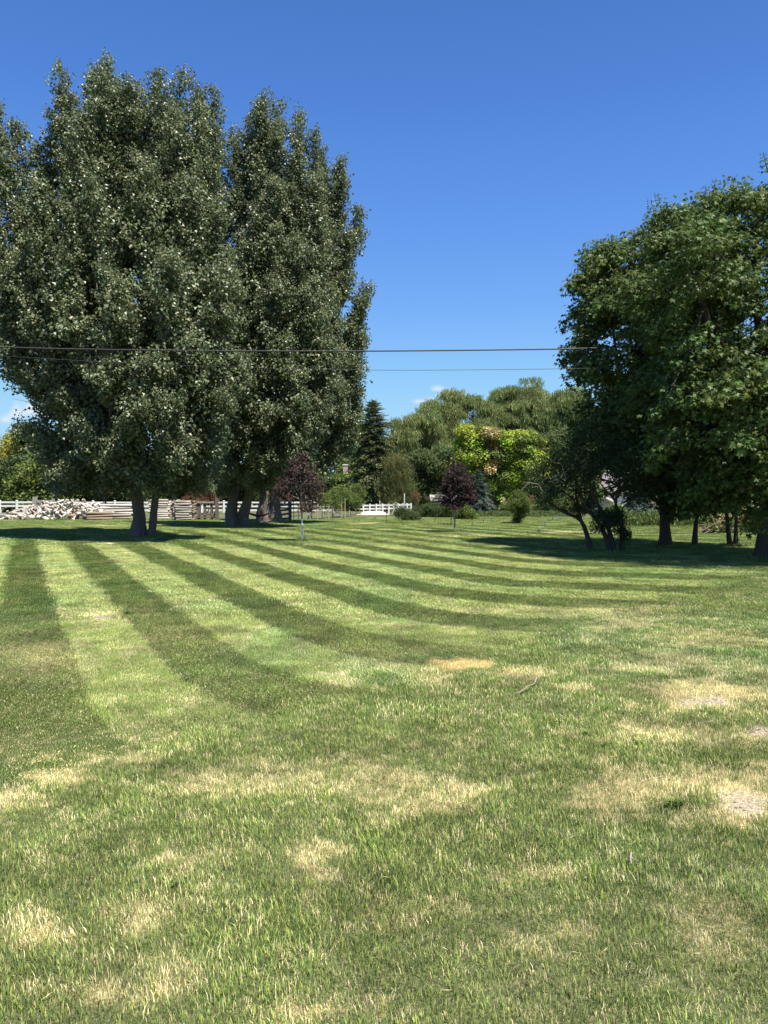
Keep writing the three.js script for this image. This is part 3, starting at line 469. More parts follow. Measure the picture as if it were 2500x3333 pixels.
{
  const D = 42, T = (px, py, dz, w, low, from) => [at(px, py, D + dz), w, low, from];
  plumeTree({
    name: 'poplar_tree', label: 'rear poplar at the right end of the row, behind the hammock', category: 'tree', group: 'poplars on the left of the lawn', seed: 63,
    base: onG(878, D), stems: [stem([[862, 1703, D], [862, 1640, D], [866, 1540, D], [890, 1300, D], [950, 1000, D], [1000, 760, D]], 0.42, 0.1), stem([[893, 1703, D], [894, 1640, D], [900, 1560, D], [940, 1400, D], [1010, 1150, D], [1060, 900, D]], 0.36, 0.09)],
    limbs: [T(1090, 500, 0, 0.85, 0.85), T(1110, 545, 0.5, 0.75, 0.85, 1), T(1065, 470, 0.8, 0.8, 0.8), T(1154, 648, 0, 0.8, 0.8, 1), T(1120, 740, -0.8, 0.95, 0.7, 1), T(1085, 830, -1.2, 1, 0.6, 1), T(1192, 898, 0, 0.7, 0.6, 1), T(1160, 960, 0, 0.9, 0.5, 1), T(1100, 1000, -1.4, 1, 0.5, 1), T(1174, 1075, 0, 0.8, 0.42, 1), T(1130, 1160, -0.8, 1, 0.4, 1), T(1160, 1240, 0, 0.8, 0.34, 1), T(1090, 1250, -1.4, 1, 0.3, 1), T(1120, 1350, -0.6, 0.95, 0.26, 1), T(1040, 1400, -1.2, 1, 0.22, 1), T(1130, 1440, 0, 0.85, 0.2, 1), T(1080, 1500, -0.6, 0.85, 0.18, 1), T(1000, 1520, -1, 0.8, 0.16), T(950, 1570, -0.5, 0.6, 0.14), T(1040, 620, 1.4, 1, 0.7), T(980, 800, 2, 1, 0.6), T(1020, 1050, 2, 1, 0.4), T(1000, 1300, 2, 1, 0.25), T(1070, 700, -0.8, 0.95, 0.7), T(1040, 560, -0.3, 0.9, 0.8)],
  });
}
// ================================================================ THE MAPLES AND THE SMALL TREES UNDER THEM
{
  const D = 19.2;
  clumpTree({ name: 'maple_tree', label: 'largest dark maple at the right edge of the photo, on the thickest trunk', category: 'tree', base: onG(2468, D), seed: 71,
    stems: [[[onG(2500, D), at(2496, 1740, D), at(2500, 1640, D), at(2490, 1400, D), at(2470, 1100, D), at(2460, 800, D)], 0.27, 0.07, 0.4], [[at(2478, 1560, D), at(2420, 1400, D - 0.5), at(2330, 1150, D - 1), at(2280, 950, D - 1)], 0.12, 0.04], [[at(2478, 1500, D), at(2560, 1300, D - 0.6), at(2660, 1000, D - 0.8)], 0.12, 0.04]],
    lobes: [lobe(2490, 830, D + 0.2, 240, 255, 2), lobe(2330, 930, D - 0.4, 240, 260, 2.2), lobe(2680, 1000, D, 300, 300, 2.6), lobe(2480, 1130, D - 0.8, 330, 250, 2.9), lobe(2360, 1320, D - 0.6, 270, 210, 2.6), lobe(2620, 1350, D - 0.2, 320, 230, 2.8), lobe(2450, 1490, D - 0.8, 200, 120, 2), lobe(2235, 760, D + 0.4, 120, 110, 1.3), lobe(2510, 1625, D - 1.4, 70, 60, 0.8)],
    clump: 0.52, density: 1.0, per: 11, geo: G.maple, leaves: L.maple, wood: M.barkDark, size: 0.9, shoots: 9, limbsTo: 40, holes: 0.34, inner: 0.4 });
}
{
  const D = 23.6;
  clumpTree({ name: 'maple_tree', label: 'second dark maple, whose knobbly single trunk stands left of the largest', category: 'tree', base: onG(2166, D), seed: 72,
    stems: [[[onG(2166, D), at(2164, 1720, D), at(2162, 1640, D), at(2150, 1560, D), at(2120, 1300, D), at(2090, 1000, D)], 0.19, 0.05, 0.35], [[at(2160, 1652, D), at(2120, 1610, D), at(2080, 1540, D - 0.2), at(2010, 1400, D - 0.3)], 0.08, 0.03], [[at(2162, 1640, D), at(2190, 1560, D), at(2240, 1400, D), at(2260, 1200, D)], 0.09, 0.03], [[onG(2166, D).add(V(0.13, 0.75, 0.02)), onG(2166, D).add(V(0.19, 0.95, 0.03)), onG(2166, D).add(V(0.12, 1.15, 0.02))], 0.1, 0.05, 0]],
    lobes: [lobe(2080, 870, D, 150, 110, 1.7), lobe(1975, 950, D, 110, 140, 1.5), lobe(2110, 1090, D - 0.9, 200, 200, 2.3), lobe(1978, 1150, D - 0.3, 120, 150, 1.7), lobe(2020, 1330, D - 0.5, 110, 150, 1.7), lobe(2150, 1350, D - 0.9, 190, 170, 2.2), lobe(2240, 1000, D, 170, 190, 2), lobe(2080, 1480, D - 0.2, 150, 80, 1.5), lobe(2220, 1500, D - 0.4, 110, 90, 1.2), lobe(2280, 1250, D, 170, 190, 2)],
    clump: 0.55, density: 1.0, per: 11, geo: G.maple, leaves: L.maple, wood: M.barkDark, size: 1, shoots: 9, limbsTo: 40, holes: 0.34, inner: 0.35 });
}
{
  let D = 23.3;
  clumpTree({ name: 'young_maple', label: 'slim forked tree between the knobbly maple trunk and the pair of thin trunks', category: 'tree', base: onG(2262, D), seed: 73, stems: [[[onG(2262, D), at(2264, 1720, D), at(2270, 1678, D), at(2288, 1630, D), at(2310, 1560, D)], 0.085, 0.03], [[at(2268, 1684, D), at(2252, 1650, D), at(2222, 1622, D), at(2190, 1590, D)], 0.045, 0.018]], lobes: [lobe(2262, 1560, D, 110, 80, 1.2), lobe(2330, 1590, D, 70, 55, 0.9)], clump: 0.4, per: 9, geo: G.maple, leaves: L.maple, size: 0.85, holes: 0.3 });
  D = 23.8;
  clumpTree({ name: 'young_maple', label: 'small tree with two thin parted trunks in front of the brush pile', category: 'tree', base: onG(2386, D), seed: 74, stems: [[[onG(2378, D), at(2370, 1720, D), at(2362, 1650, D), at(2352, 1620, D), at(2350, 1560, D)], 0.075, 0.03], [[onG(2396, D), at(2396, 1720, D), at(2396, 1650, D), at(2392, 1580, D), at(2400, 1500, D)], 0.07, 0.03], [[at(2364, 1700, D), at(2384, 1685, D), at(2400, 1665, D)], 0.03, 0.015]], lobes: [lobe(2390, 1530, D, 110, 70, 1.2)], clump: 0.4, per: 9, geo: G.maple, leaves: L.maple, size: 0.85, holes: 0.34 });
}
{
  const D = 21.8;
  clumpTree({ name: 'apricot_tree', label: 'leftmost crooked fruit tree of the shady group, leaning and forking to the left', category: 'tree', base: onG(1922, D), seed: 75,
    stems: [[[onG(1924, D), at(1914, 1755, D), at(1900, 1712, D), at(1886, 1690, D), at(1852, 1674, D), at(1830, 1664, D), at(1802, 1646, D), at(1776, 1620, D), at(1762, 1570, D)], 0.075, 0.025], [[at(1888, 1692, D), at(1884, 1668, D), at(1880, 1645, D), at(1874, 1590, D), at(1880, 1540, D)], 0.05, 0.02]],
    lobes: [lobe(1800, 1550, D, 66, 46, 0.8), lobe(1868, 1520, D, 84, 64, 1.0), lobe(1890, 1600, D + 0.3, 46, 36, 0.5), lobe(1775, 1598, D - 0.3, 44, 28, 0.5)], clump: 0.34, per: 6, geo: G.fruit, leaves: L.fruit, size: 0.75, holes: 0.53, inner: 0.1 });
  // the bare dead twigs that stick out of it
  const t = thing('dead_branch', 'bare grey dead branch with twigs among the leaves of the leftmost crooked tree', 'branch', at(1760, 1574, D - 1), null), mb = new MB(); R = mulberry(3);
  const tw = (list, r) => mb.tube(list.map(([x, y]) => at(x, y, D - 1)), list.map((_, k) => r * (1 - 0.8 * k / list.length)), 5);
  tw([[1768, 1604], [1752, 1576], [1728, 1572], [1704, 1569]], 0.014); tw([[1722, 1571], [1706, 1586], [1697, 1596]], 0.008); tw([[1844, 1562], [1834, 1536], [1830, 1516], [1822, 1508], [1800, 1506]], 0.012); tw([[1832, 1540], [1850, 1532]], 0.007); tw([[1834, 1543], [1848, 1543]], 0.006); tw([[1832, 1548], [1818, 1560], [1798, 1565], [1786, 1550], [1784, 1544]], 0.011); tw([[1814, 1561], [1800, 1552], [1796, 1546]], 0.006); tw([[1810, 1563], [1794, 1568], [1786, 1568]], 0.006); tw([[1830, 1520], [1838, 1508]], 0.006);
  part('twig', mb.geo(t.position), M.limbs, t);
}
{
  const D = 21.4;
  clumpTree({ name: 'apricot_tree', label: 'crooked fruit tree of three dark stems rising from one base in the shade', category: 'tree', base: onG(2004, D), seed: 76,
    stems: [[[onG(1992, D), at(1976, 1758, D), at(1956, 1714, D), at(1936, 1684, D), at(1916, 1664, D), at(1900, 1630, D), at(1880, 1580, D)], 0.08, 0.03], [[onG(1998, D), at(1990, 1752, D), at(1978, 1712, D), at(1958, 1664, D), at(1940, 1632, D), at(1925, 1600, D), at(1918, 1566, D), at(1900, 1520, D)], 0.075, 0.03], [[onG(2026, D), at(2024, 1740, D), at(2022, 1690, D), at(2008, 1660, D), at(2004, 1628, D), at(2018, 1596, D), at(2034, 1570, D), at(2062, 1545, D)], 0.07, 0.025], [[at(2004, 1632, D), at(1986, 1608, D), at(1966, 1590, D), at(1976, 1585, D)], 0.035, 0.015], [[at(2020, 1596, D), at(2008, 1580, D), at(1994, 1556, D)], 0.03, 0.012], [[at(2022, 1680, D), at(2030, 1648, D), at(2050, 1632, D)], 0.03, 0.014], [[at(2020, 1590, D), at(2016, 1560, D), at(2010, 1530, D)], 0.03, 0.012]],
    lobes: [lobe(1900, 1480, D, 100, 66, 1.1), lobe(2020, 1490, D, 110, 56, 1.2), lobe(1886, 1590, D, 46, 44, 0.5), lobe(2085, 1575, D, 46, 50, 0.6), lobe(2050, 1530, D + 0.3, 50, 30, 0.5), lobe(1920, 1650, D + 0.3, 30, 20, 0.4)], clump: 0.34, per: 6, geo: G.fruit, leaves: L.fruit, size: 0.8, holes: 0.53, inner: 0.1 });
  clumpTree({ name: 'lilac_shrub', label: 'leafy suckers growing around the three dark stems', category: 'shrub', base: onG(1995, D - 0.2), seed: 77, stems: [[[onG(1990, D - 0.2), at(1975, 1720, D - 0.2), at(1960, 1690, D - 0.2)], 0.012, 0.006], [[onG(1998, D - 0.2), at(2000, 1740, D - 0.2), at(2010, 1690, D - 0.2)], 0.012, 0.006], [[onG(1996, D - 0.2), at(2014, 1740, D - 0.2), at(2018, 1700, D - 0.2)], 0.01, 0.005]], lobes: [lobe(1958, 1688, D - 0.2, 28, 30, 0.3), lobe(1995, 1685, D - 0.2, 30, 22, 0.35), lobe(2030, 1735, D - 0.2, 12, 14, 0.15)], clump: 0.2, per: 4, geo: G.small, leaves: L.fruit, size: 0.9, holes: 0.3 });
}
// ================================================================ YOUNG TREES ON THE LAWN
{
  const D = 26.3;
  const t = clumpTree({ name: 'red_leaf_tree', label: 'young dark red tree with a white painted lower trunk, standing before the poplars', category: 'tree', base: onG(985, D), seed: 81, stems: [[[at(983, 1692, D), at(981, 1650, D), at(978, 1560, D), at(972, 1490, D)], 0.034, 0.008, 0], [[at(981, 1640, D), at(960, 1600, D), at(925, 1560, D)], 0.014, 0.005, 0], [[at(980, 1620, D), at(1000, 1580, D), at(1020, 1530, D)], 0.014, 0.005, 0], [[at(980, 1630, D), at(950, 1612, D), at(915, 1600, D)], 0.012, 0.005, 0], [[at(980, 1600, D), at(960, 1550, D), at(945, 1520, D)], 0.012, 0.005, 0]],
    lobes: [lobe(968, 1540, D, 44, 62, 0.5), lobe(932, 1592, D, 34, 40, 0.4), lobe(1014, 1570, D, 36, 56, 0.42), lobe(965, 1630, D, 66, 18, 0.5), lobe(990, 1500, D, 18, 30, 0.2)], clump: 0.22, per: 5, geo: G.lobedSmall, leaves: L.red, size: 0.9, holes: 0.46, inner: 0.5, shoots: 3, wood: M.greyWood, limbsTo: 16 });
  const mb = new MB(); limb(mb, [onG(985, D), at(984, 1730, D), at(983, 1691, D)], 0.04, 0.035, 8, 6, 0.05, 0.3); part('painted_trunk', mb.geo(t.position), M.whitePaint, t);
}
{
  const D = 32.5;
  const t = clumpTree({ name: 'red_leaf_tree', label: 'young dark purple tree on a thin trunk in the middle of the lawn', category: 'tree', base: onG(1481, D), seed: 82, stems: [[[onG(1481, D), at(1480, 1690, D), at(1480, 1650, D), at(1484, 1560, D), at(1482, 1505, D)], 0.045, 0.01, 0.2], [[at(1480, 1640, D), at(1500, 1600, D), at(1530, 1560, D)], 0.016, 0.006], [[at(1480, 1640, D), at(1462, 1600, D), at(1450, 1560, D)], 0.016, 0.006]],
    lobes: [lobe(1484, 1552, D, 38, 50, 0.5), lobe(1462, 1600, D, 30, 36, 0.4), lobe(1510, 1596, D, 34, 44, 0.5), lobe(1474, 1632, D, 30, 16, 0.4), lobe(1478, 1510, D, 14, 20, 0.2)], clump: 0.23, per: 6, geo: G.lobedSmall, leaves: L.purple, size: 0.95, holes: 0.42, inner: 0.5, shoots: 3, wood: M.greyWood, limbsTo: 14 });
}
const sapling = (label, px, py, topPy, rx, leaves, seed, o = {}) => { const D = gd(py), m = (topPy + py) / 2; return clumpTree({ name: 'sapling', label, category: 'sapling', base: onG(px, D), seed, stems: [[[onG(px, D), at(px + 1, m, D), at(px, topPy + 8, D)], 0.02, 0.008]], lobes: o.lobes ? o.lobes.map((l) => lobe(l[0], l[1], D, l[2], l[3], l[4])) : [lobe(px, topPy + (py - topPy) * 0.32, D, rx, (py - topPy) * 0.34, rx / F * D)], clump: 0.22, per: 6, geo: G.small, leaves, size: 1.1, holes: 0.36, inner: 0.5, limbsTo: 8, ...o.extra }); };
sapling('thin young tree with a black trunk and few light leaves before the white fence', 1257, 1702, 1632, 26, L.mid, 83, { lobes: [[1248, 1640, 15, 7, 0.25], [1275, 1634, 12, 6, 0.25]], extra: { wood: M.black, holes: 0.5, per: 4, size: 0.8, inner: 0.1 } });
sapling('leaning green sapling beside the pale bare pole', 1306, 1703, 1650, 14, L.dark, 84);
sapling('loose green sapling half hidden behind the purple tree', 1468, 1708, 1640, 22, L.dark, 85, { lobes: [[1468, 1655, 16, 18, 0.35], [1490, 1690, 10, 14, 0.25]] });
sapling('small leafy tree clad to the ground, left of the maple shade', 1686, 1704, 1600, 24, L.mid, 86, { lobes: [[1690, 1640, 30, 28, 0.8], [1690, 1625, 20, 24, 0.5], [1686, 1683, 10, 20, 0.22]] });
// the little orchard tied to stakes
[[1048, 1690, 1606, 20, 'leftmost young orchard tree, beside the tallest leaning stake'], [1084, 1687, 1600, 24, 'second young orchard tree from the left in the staked row'], [1112, 1684, 1590, 24, 'third young orchard tree, in the middle of the staked row'], [1140, 1682, 1592, 26, 'fourth young orchard tree, right of the pair of close stakes'], [1162, 1676, 1574, 22, 'rightmost young orchard tree, next to the pale gravel heap']].forEach(([px, py, top, rx, label], k) => sapling(label, px, py, top, rx, L.mid, 90 + k, { extra: { clump: 0.3, size: 1.3, density: 1.2 } }));
const stakeGeo = new THREE.CylinderGeometry(0.022, 0.026, 1, 7); stakeGeo.translate(0, 0.5, 0);
function stake(px, py, top, label, mat = M.stake, r = 1, group = 'stakes of the young orchard', lean = 0) { const D = gd(py), t = thing('wooden_stake', label, 'stake', onG(px, D), group), m = part('shaft', stakeGeo, mat, t); m.scale.set(r, (py - top) / F * D, r); m.rotation.z = lean; const c = part('tip', new THREE.ConeGeometry(0.022, 0.04, 7), mat, t); c.scale.set(r, 1, r); c.position.set(-Math.sin(lean) * (m.scale.y + 0.02), Math.cos(lean) * (m.scale.y + 0.02), 0); c.rotation.z = lean; return t; }
[[1034, 1694, 1622, 'leftmost thin stake of the staked orchard row'], [1070, 1690, 1628, 'tan stake right of the second grey fence post'], [1082, 1686, 1632, 'short stake behind the second young orchard tree'], [1112, 1687, 1624, 'bright stake in the middle of the orchard row'], [1123, 1687, 1624, 'stake close beside the bright one in the orchard row'], [1138, 1680, 1626, 'stake standing among the leaves of the fourth orchard tree'], [1170, 1676, 1622, 'last stake on the right, at the edge of the gravel heap']].forEach((s) => stake(...s));
stake(1316, 1682, 1608, 'tall pale bare pole before the end of the white fence', M.paleLog, 2.2, 'pale bare poles by the white fence');
stake(1236, 1670, 1630, 'pale pole standing in front of the white fence, left of the black trunked sapling', M.paleLog, 1.9, 'pale bare poles by the white fence');
stake(1276, 1674, 1634, 'slanting pale stick leaning on the white fence', M.paleLog, 1.4, 'pale bare poles by the white fence', -0.3);
stake(1284, 1674, 1636, 'second slanting pale stick, right of the first one on the white fence', M.paleLog, 1.4, 'pale bare poles by the white fence', -0.22);
// ================================================================ TREES AND HOUSES BEHIND
conifer({ name: 'spruce_tree', label: 'tall dark spruce rising alone left of the willows', base: onG(1216, 72), height: (1605 - 1306) / F * 72 + 1.65, wide: 3.2, geo: G.bough, leaves: L.spruce, seed: 101, whorls: 36, per: 13, power: 0.58 });
conifer({ name: 'blue_spruce', label: 'small blue green spruce right of the purple tree', base: onG(1558, 56), height: (1605 - 1530) / F * 56 + 1.65, wide: 1.75, geo: G.bough, leaves: L.blueSpruce, seed: 102, whorls: 15, per: 11, power: 0.75 });
conifer({ name: 'blue_spruce', label: 'low blue green spruce at the left behind the purple tree', base: onG(1428, 54), height: 1.6, wide: 1.5, geo: G.bough2, leaves: L.blueSpruce, seed: 103, whorls: 9, per: 10, power: 0.75 });
conifer({ name: 'blue_spruce', label: 'silvery spruce seen between the crooked stems, before the grey roof', base: onG(2080, 52), height: (1605 - 1535) / F * 52 + 1.65, wide: 1.9, geo: G.bough, leaves: L.blueSpruce, seed: 104, whorls: 14, per: 11, power: 0.75 });
conifer({ name: 'pine_tree', label: 'dark pine at the far left edge of the photo', base: onG(-20, 85), height: (1605 - 1405) / F * 85 + 1.65, wide: 2.6, geo: G.bough2, leaves: L.spruce, seed: 105, whorls: 20, per: 8, power: 0.4 });
conifer({ name: 'pine_tree', label: 'dark pine whose top shows right of the one at the left edge', base: onG(36, 90), height: (1605 - 1402) / F * 90 + 1.65, wide: 1.7, geo: G.bough2, leaves: L.spruce, seed: 106, whorls: 20, per: 8, power: 0.4 });
const bigTree = (name, label, px, D, lobes, leaves, seed, o = {}) => clumpTree({ name, label, category: 'tree', base: onG(px, D), seed, stems: [[[onG(px, D), at(px + 6, 1560, D), at(lobes[0][0], lobes[0][1] + lobes[0][3] * 0.3, D)], 0.28, 0.08]], lobes: lobes.map((l) => lobe(l[0], l[1], D + (l[4] ?? 0), l[2], l[3], l[5])), clump: 1.2, per: 10, geo: G.broad, leaves, size: 1.2, holes: 0.24, inner: 0.25, limbsTo: 14, ...o });
const wil = { geo: G.willow, size: 1.1, clump: 1.35, per: 17, droop: 0.25, flatness: 0.7, holes: 0.38, grain: 1.1, group: 'willows behind the garden' };
bigTree('willow_tree', 'left willow, rounded and sloping down beside the tall spruce', 1370, 104, [[1370, 1440, 80, 110], [1300, 1480, 60, 110], [1400, 1520, 90, 100]], L.willow, 111, wil);
bigTree('willow_tree', 'broad middle willow with the rounded top under the small clouds', 1470, 108, [[1460, 1370, 90, 90], [1540, 1390, 90, 100], [1480, 1470, 120, 120], [1400, 1420, 60, 80]], L.willow, 112, wil);
bigTree('willow_tree', 'willow with the highest twin top, right of the small clouds', 1690, 110, [[1650, 1310, 46, 56], [1720, 1300, 58, 56], [1690, 1390, 110, 90], [1610, 1420, 70, 80], [1700, 1480, 130, 120]], L.willow, 113, wil);
bigTree('willow_tree', 'rightmost willow, half behind the left edge of the maples', 1850, 106, [[1850, 1320, 72, 66], [1800, 1380, 60, 70], [1900, 1400, 90, 90], [1850, 1490, 120, 110]], L.willow, 114, wil);
bigTree('leafy_tree', 'pale green tree top showing between the poplars and the tall spruce', 1165, 100, [[1160, 1440, 56, 70], [1150, 1520, 70, 70]], L.mid, 115);
bigTree('leafy_tree', 'dark green round tree below the willows, left of the lime tree', 1390, 84, [[1390, 1560, 80, 90], [1450, 1540, 60, 70], [1340, 1600, 50, 60]], L.dark, 116, { clump: 0.9 });
bigTree('weeping_tree', 'feathery upright olive green tree in front of the spruce', 1290, 66, [[1288, 1505, 18, 52], [1302, 1570, 34, 66], [1268, 1590, 24, 50], [1312, 1615, 28, 36], [1284, 1610, 30, 34]], L.weeping, 117, { geo: G.fine, clump: 0.7, size: 1.4, per: 11, holes: 0.34 });
bigTree('lime_leaf_tree', 'bright yellow green tree with dead tan branches in its middle', 1610, 72, [[1535, 1430, 50, 52], [1530, 1500, 52, 60], [1510, 1560, 36, 50], [1600, 1460, 60, 74], [1700, 1460, 66, 54], [1700, 1530, 72, 60], [1650, 1570, 56, 60], [1740, 1500, 30, 44]], L.lime, 118, { geo: G.flatBroad, clump: 0.62, per: 8, size: 0.95, holes: 0.4, mixed: [{ name: 'green_foliage', leaves: L.mid, label: 'greener leaves inside the crown', where: (p, r) => r() < 0.22 }, { name: 'dead_foliage', leaves: L.dry, label: 'withered tan leaves in the middle of the crown', where: (p) => { const sx = CX + p.x / -p.z * F, sy = HOR - (p.y - EYE) / -p.z * F; return Math.abs(sx - (1612 + (sy - 1460) * 0.12)) < 30 + 44 * (noise3(p.x, p.y, p.z) - 0.5) && sy < 1560; } }] });
bigTree('leafy_tree', 'dark tree with rusty seed tufts right of the lime tree', 1800, 80, [[1800, 1470, 80, 70], [1860, 1530, 80, 80], [1790, 1560, 60, 60]], L.dark, 119, { clump: 0.9 });
bigTree('leafy_tree', 'dark green tree mass behind the leftmost crooked tree', 1880, 64, [[1850, 1600, 90, 50], [1760, 1610, 50, 46]], L.dark, 120, { clump: 0.8 });
bigTree('leafy_tree', 'deep green trees behind the trunks of the maples', 2280, 86, [[2180, 1560, 110, 60], [2330, 1540, 100, 70], [2480, 1560, 110, 60]], L.dark, 121, { clump: 0.9 });
bigTree('leafy_tree', 'round green tree hiding the roof under the brick chimney', 1125, 84, [[1118, 1600, 46, 42], [1160, 1600, 40, 44], [1085, 1590, 40, 40]], L.mid, 129, { clump: 0.7 });
bigTree('golden_tree', 'narrow golden tree between the pines and the poplar at the left', 48, 78, [[50, 1440, 26, 34], [44, 1490, 30, 40]], L.gold, 122, { clump: 0.7, per: 8 });
bigTree('leafy_tree', 'yellowish green tree top behind the left edge of the poplar', 100, 74, [[100, 1420, 36, 32], [120, 1470, 50, 50]], L.mid, 123, { clump: 0.8 });
bigTree('leafy_tree', 'light green bushy tree in front of the dark ones, left of the poplar', 120, 64, [[120, 1570, 56, 56], [100, 1610, 60, 30], [150, 1530, 40, 40]], L.mid, 124, { clump: 0.75 });
bigTree('leafy_tree', 'dark green shrubby tree behind the left end of the white fence', 30, 66, [[20, 1570, 70, 60], [60, 1540, 40, 44], [-60, 1560, 70, 70]], L.dark, 125, { clump: 0.75 });
bigTree('leafy_tree', 'dark green tree mass behind the nearest poplar trunk', 260, 72, [[240, 1560, 110, 70], [380, 1570, 90, 60]], L.dark, 126, { clump: 0.9 });
bigTree('leafy_tree', 'dark green trees behind the middle poplar and the white fence', 700, 84, [[560, 1560, 110, 60], [720, 1570, 120, 56], [900, 1560, 130, 70], [1030, 1550, 70, 70]], L.dark, 127, { clump: 0.95 });
bigTree('leafy_tree', 'green tree filling the gap between the two right willows down low', 1760, 92, [[1640, 1560, 110, 70], [1760, 1570, 90, 60]], L.dark, 128, { clump: 0.95 });
// shrubs
const shrub = (label, px, py, list, leaves, seed, o = {}) => { const D = gd(py); return clumpTree({ name: 'shrub', label, category: 'shrub', base: onG(px, D), seed, stems: [[[onG(px, D), at(px, py - 14, D)], 0.02, 0.01], [[onG(px + 6, D), at(px + 10, py - 18, D)], 0.016, 0.008]], lobes: list.map((l) => lobe(l[0], l[1], D, l[2], l[3], l[4])), clump: 0.34, per: 7, geo: G.small, leaves, size: 1.6, holes: 0.25, inner: 0.4, limbsTo: 8, ...o }); };
shrub('rusty red shrub behind the dark beam stack, right one of two', 685, 1672, [[680, 1618, 24, 26]], L.rust, 131, { size: 1.5, holes: 0.5 });
shrub('rusty red shrub above the dark beam stack, left one of two', 640, 1672, [[632, 1622, 26, 22]], L.rust, 132, { size: 1.5, holes: 0.5 });
shrub('orange red bush glowing through the leaves left of the nearest poplar trunk', 338, 1674, [[336, 1568, 20, 20], [340, 1590, 16, 30]], L.rust, 133, { size: 1.7 });
shrub('low wide green shrub bed in front of the pale roof', 1390, 1684, [[1392, 1664, 46, 18, 0.8], [1440, 1668, 36, 16, 0.6]], L.dark, 134);
shrub('grey green shrub at the foot of the pale bare pole', 1340, 1694, [[1342, 1680, 18, 13, 0.4]], L.dark, 135);
shrub('bright leafy bush behind the trunk of the purple tree', 1515, 1690, [[1512, 1665, 26, 20, 0.7], [1528, 1676, 16, 14, 0.5]], L.mid, 136);
shrub('green bush with red tips right of the old grey post', 1655, 1676, [[1652, 1654, 22, 20, 0.6]], L.mid, 137, { mixed: [{ name: 'red_foliage', leaves: L.rust, label: 'red tinged leaves', where: (p, r) => r() < 0.3 }] });
shrub('orange flecked bush between the lime tree and the crooked tree', 1722, 1674, [[1720, 1644, 24, 28, 0.7]], L.mid, 138, { mixed: [{ name: 'red_foliage', leaves: L.rust, label: 'red tinged leaves', where: (p, r) => r() < 0.35 }] });
shrub('dark hedge bush along the garden edge behind the sprinkler', 1790, 1676, [[1780, 1650, 50, 24, 0.7], [1840, 1650, 30, 26, 0.6]], L.dark, 139);
shrub('yellow green bush under the crooked trees, left of the white shed', 1868, 1680, [[1866, 1648, 26, 30, 0.7]], L.mid, 140);
shrub('light green vegetable bush seen between the stems below the white shed', 2006, 1698, [[2004, 1672, 26, 26, 0.7]], L.garden, 141);
shrub('orange flowering plant beside the feathery olive tree', 1350, 1672, [[1354, 1610, 11, 9]], L.rust, 142, { size: 0.8, holes: 0.62, inner: 0.1 });
shrub('olive bush standing right of the knobbly maple trunk', 2240, 1690, [[2236, 1645, 30, 26, 0.8]], L.mid, 143);
shrub('dark bush behind the two thin trunks', 2400, 1700, [[2398, 1640, 34, 26, 0.8]], L.dark, 144);
shrub('pale seeding weeds at the left end of the brush pile', 2330, 1715, [[2320, 1690, 22, 22, 0.7]], L.garden, 145);
// vegetable rows in the far garden: nobody could count these plants
{
  R = mulberry(150); const g = new THREE.Group(); g.name = 'garden_plants'; g.userData.kind = 'stuff'; scene.add(g); tag(g, 'low green vegetable and weed growth along the garden behind the maples', 'plants'); const spots = [];
  for (let k = 0; k < 2600; k++) { const D = rr(38, 47), px = rr(1960, 2620), n = noise2(px * 0.02, D * 0.5, 8); if (R() > n * 1.3) continue; spots.push({ p: onG(px, D).add(V(0, rr(0.03, 0.65) * n, 0)), s: rr(0.8, 1.7), c: rr(0.75, 1.25) }); }
  for (let k = 0; k < 700; k++) { const D = rr(53, 58), px = rr(1330, 1900); spots.push({ p: onG(px, D).add(V(0, rr(0.02, 0.25), 0)), s: rr(0.8, 1.6), c: rr(0.7, 1.1) }); }
  crown('growth', G.herb, L.garden, spots, g, V(0, 0, 0));
}
// ---------------------------------------------------------------- buildings
const box = (w, h, d) => new THREE.BoxGeometry(w, h, d);
const put = (m, x, y, z) => { m.position.set(x, y, z); return m; };
function house({ name = 'house', label, category = 'house', p, w, d, h, rise, over = 0.35, wall, roof, turn = 0 }) { // gable ends at the left and right
  const t = thing(name, label, category, p, null, turn); put(part('wall', box(w, h, d), wall, t), 0, h / 2, 0);
  const s = new THREE.Shape([new THREE.Vector2(-d / 2, 0), new THREE.Vector2(d / 2, 0), new THREE.Vector2(0, rise)]), gb = new THREE.ExtrudeGeometry(s, { depth: w - 0.02, bevelEnabled: false }); gb.rotateY(Math.PI / 2); gb.translate(-(w - 0.02) / 2, h, 0); part('gable', gb, wall, t);
  const sl = Math.hypot(d / 2, rise) + over, an = Math.atan2(rise, d / 2);
  for (const q of [-1, 1]) { const m = part('roof', box(w + over * 2, 0.12, sl), roof, t); m.rotation.x = q * an; put(m, 0, h + rise / 2 + 0.08 - over * 0.5 * Math.sin(an), q * (d / 4 + over * 0.5 * Math.cos(an))); }
  return t;
}
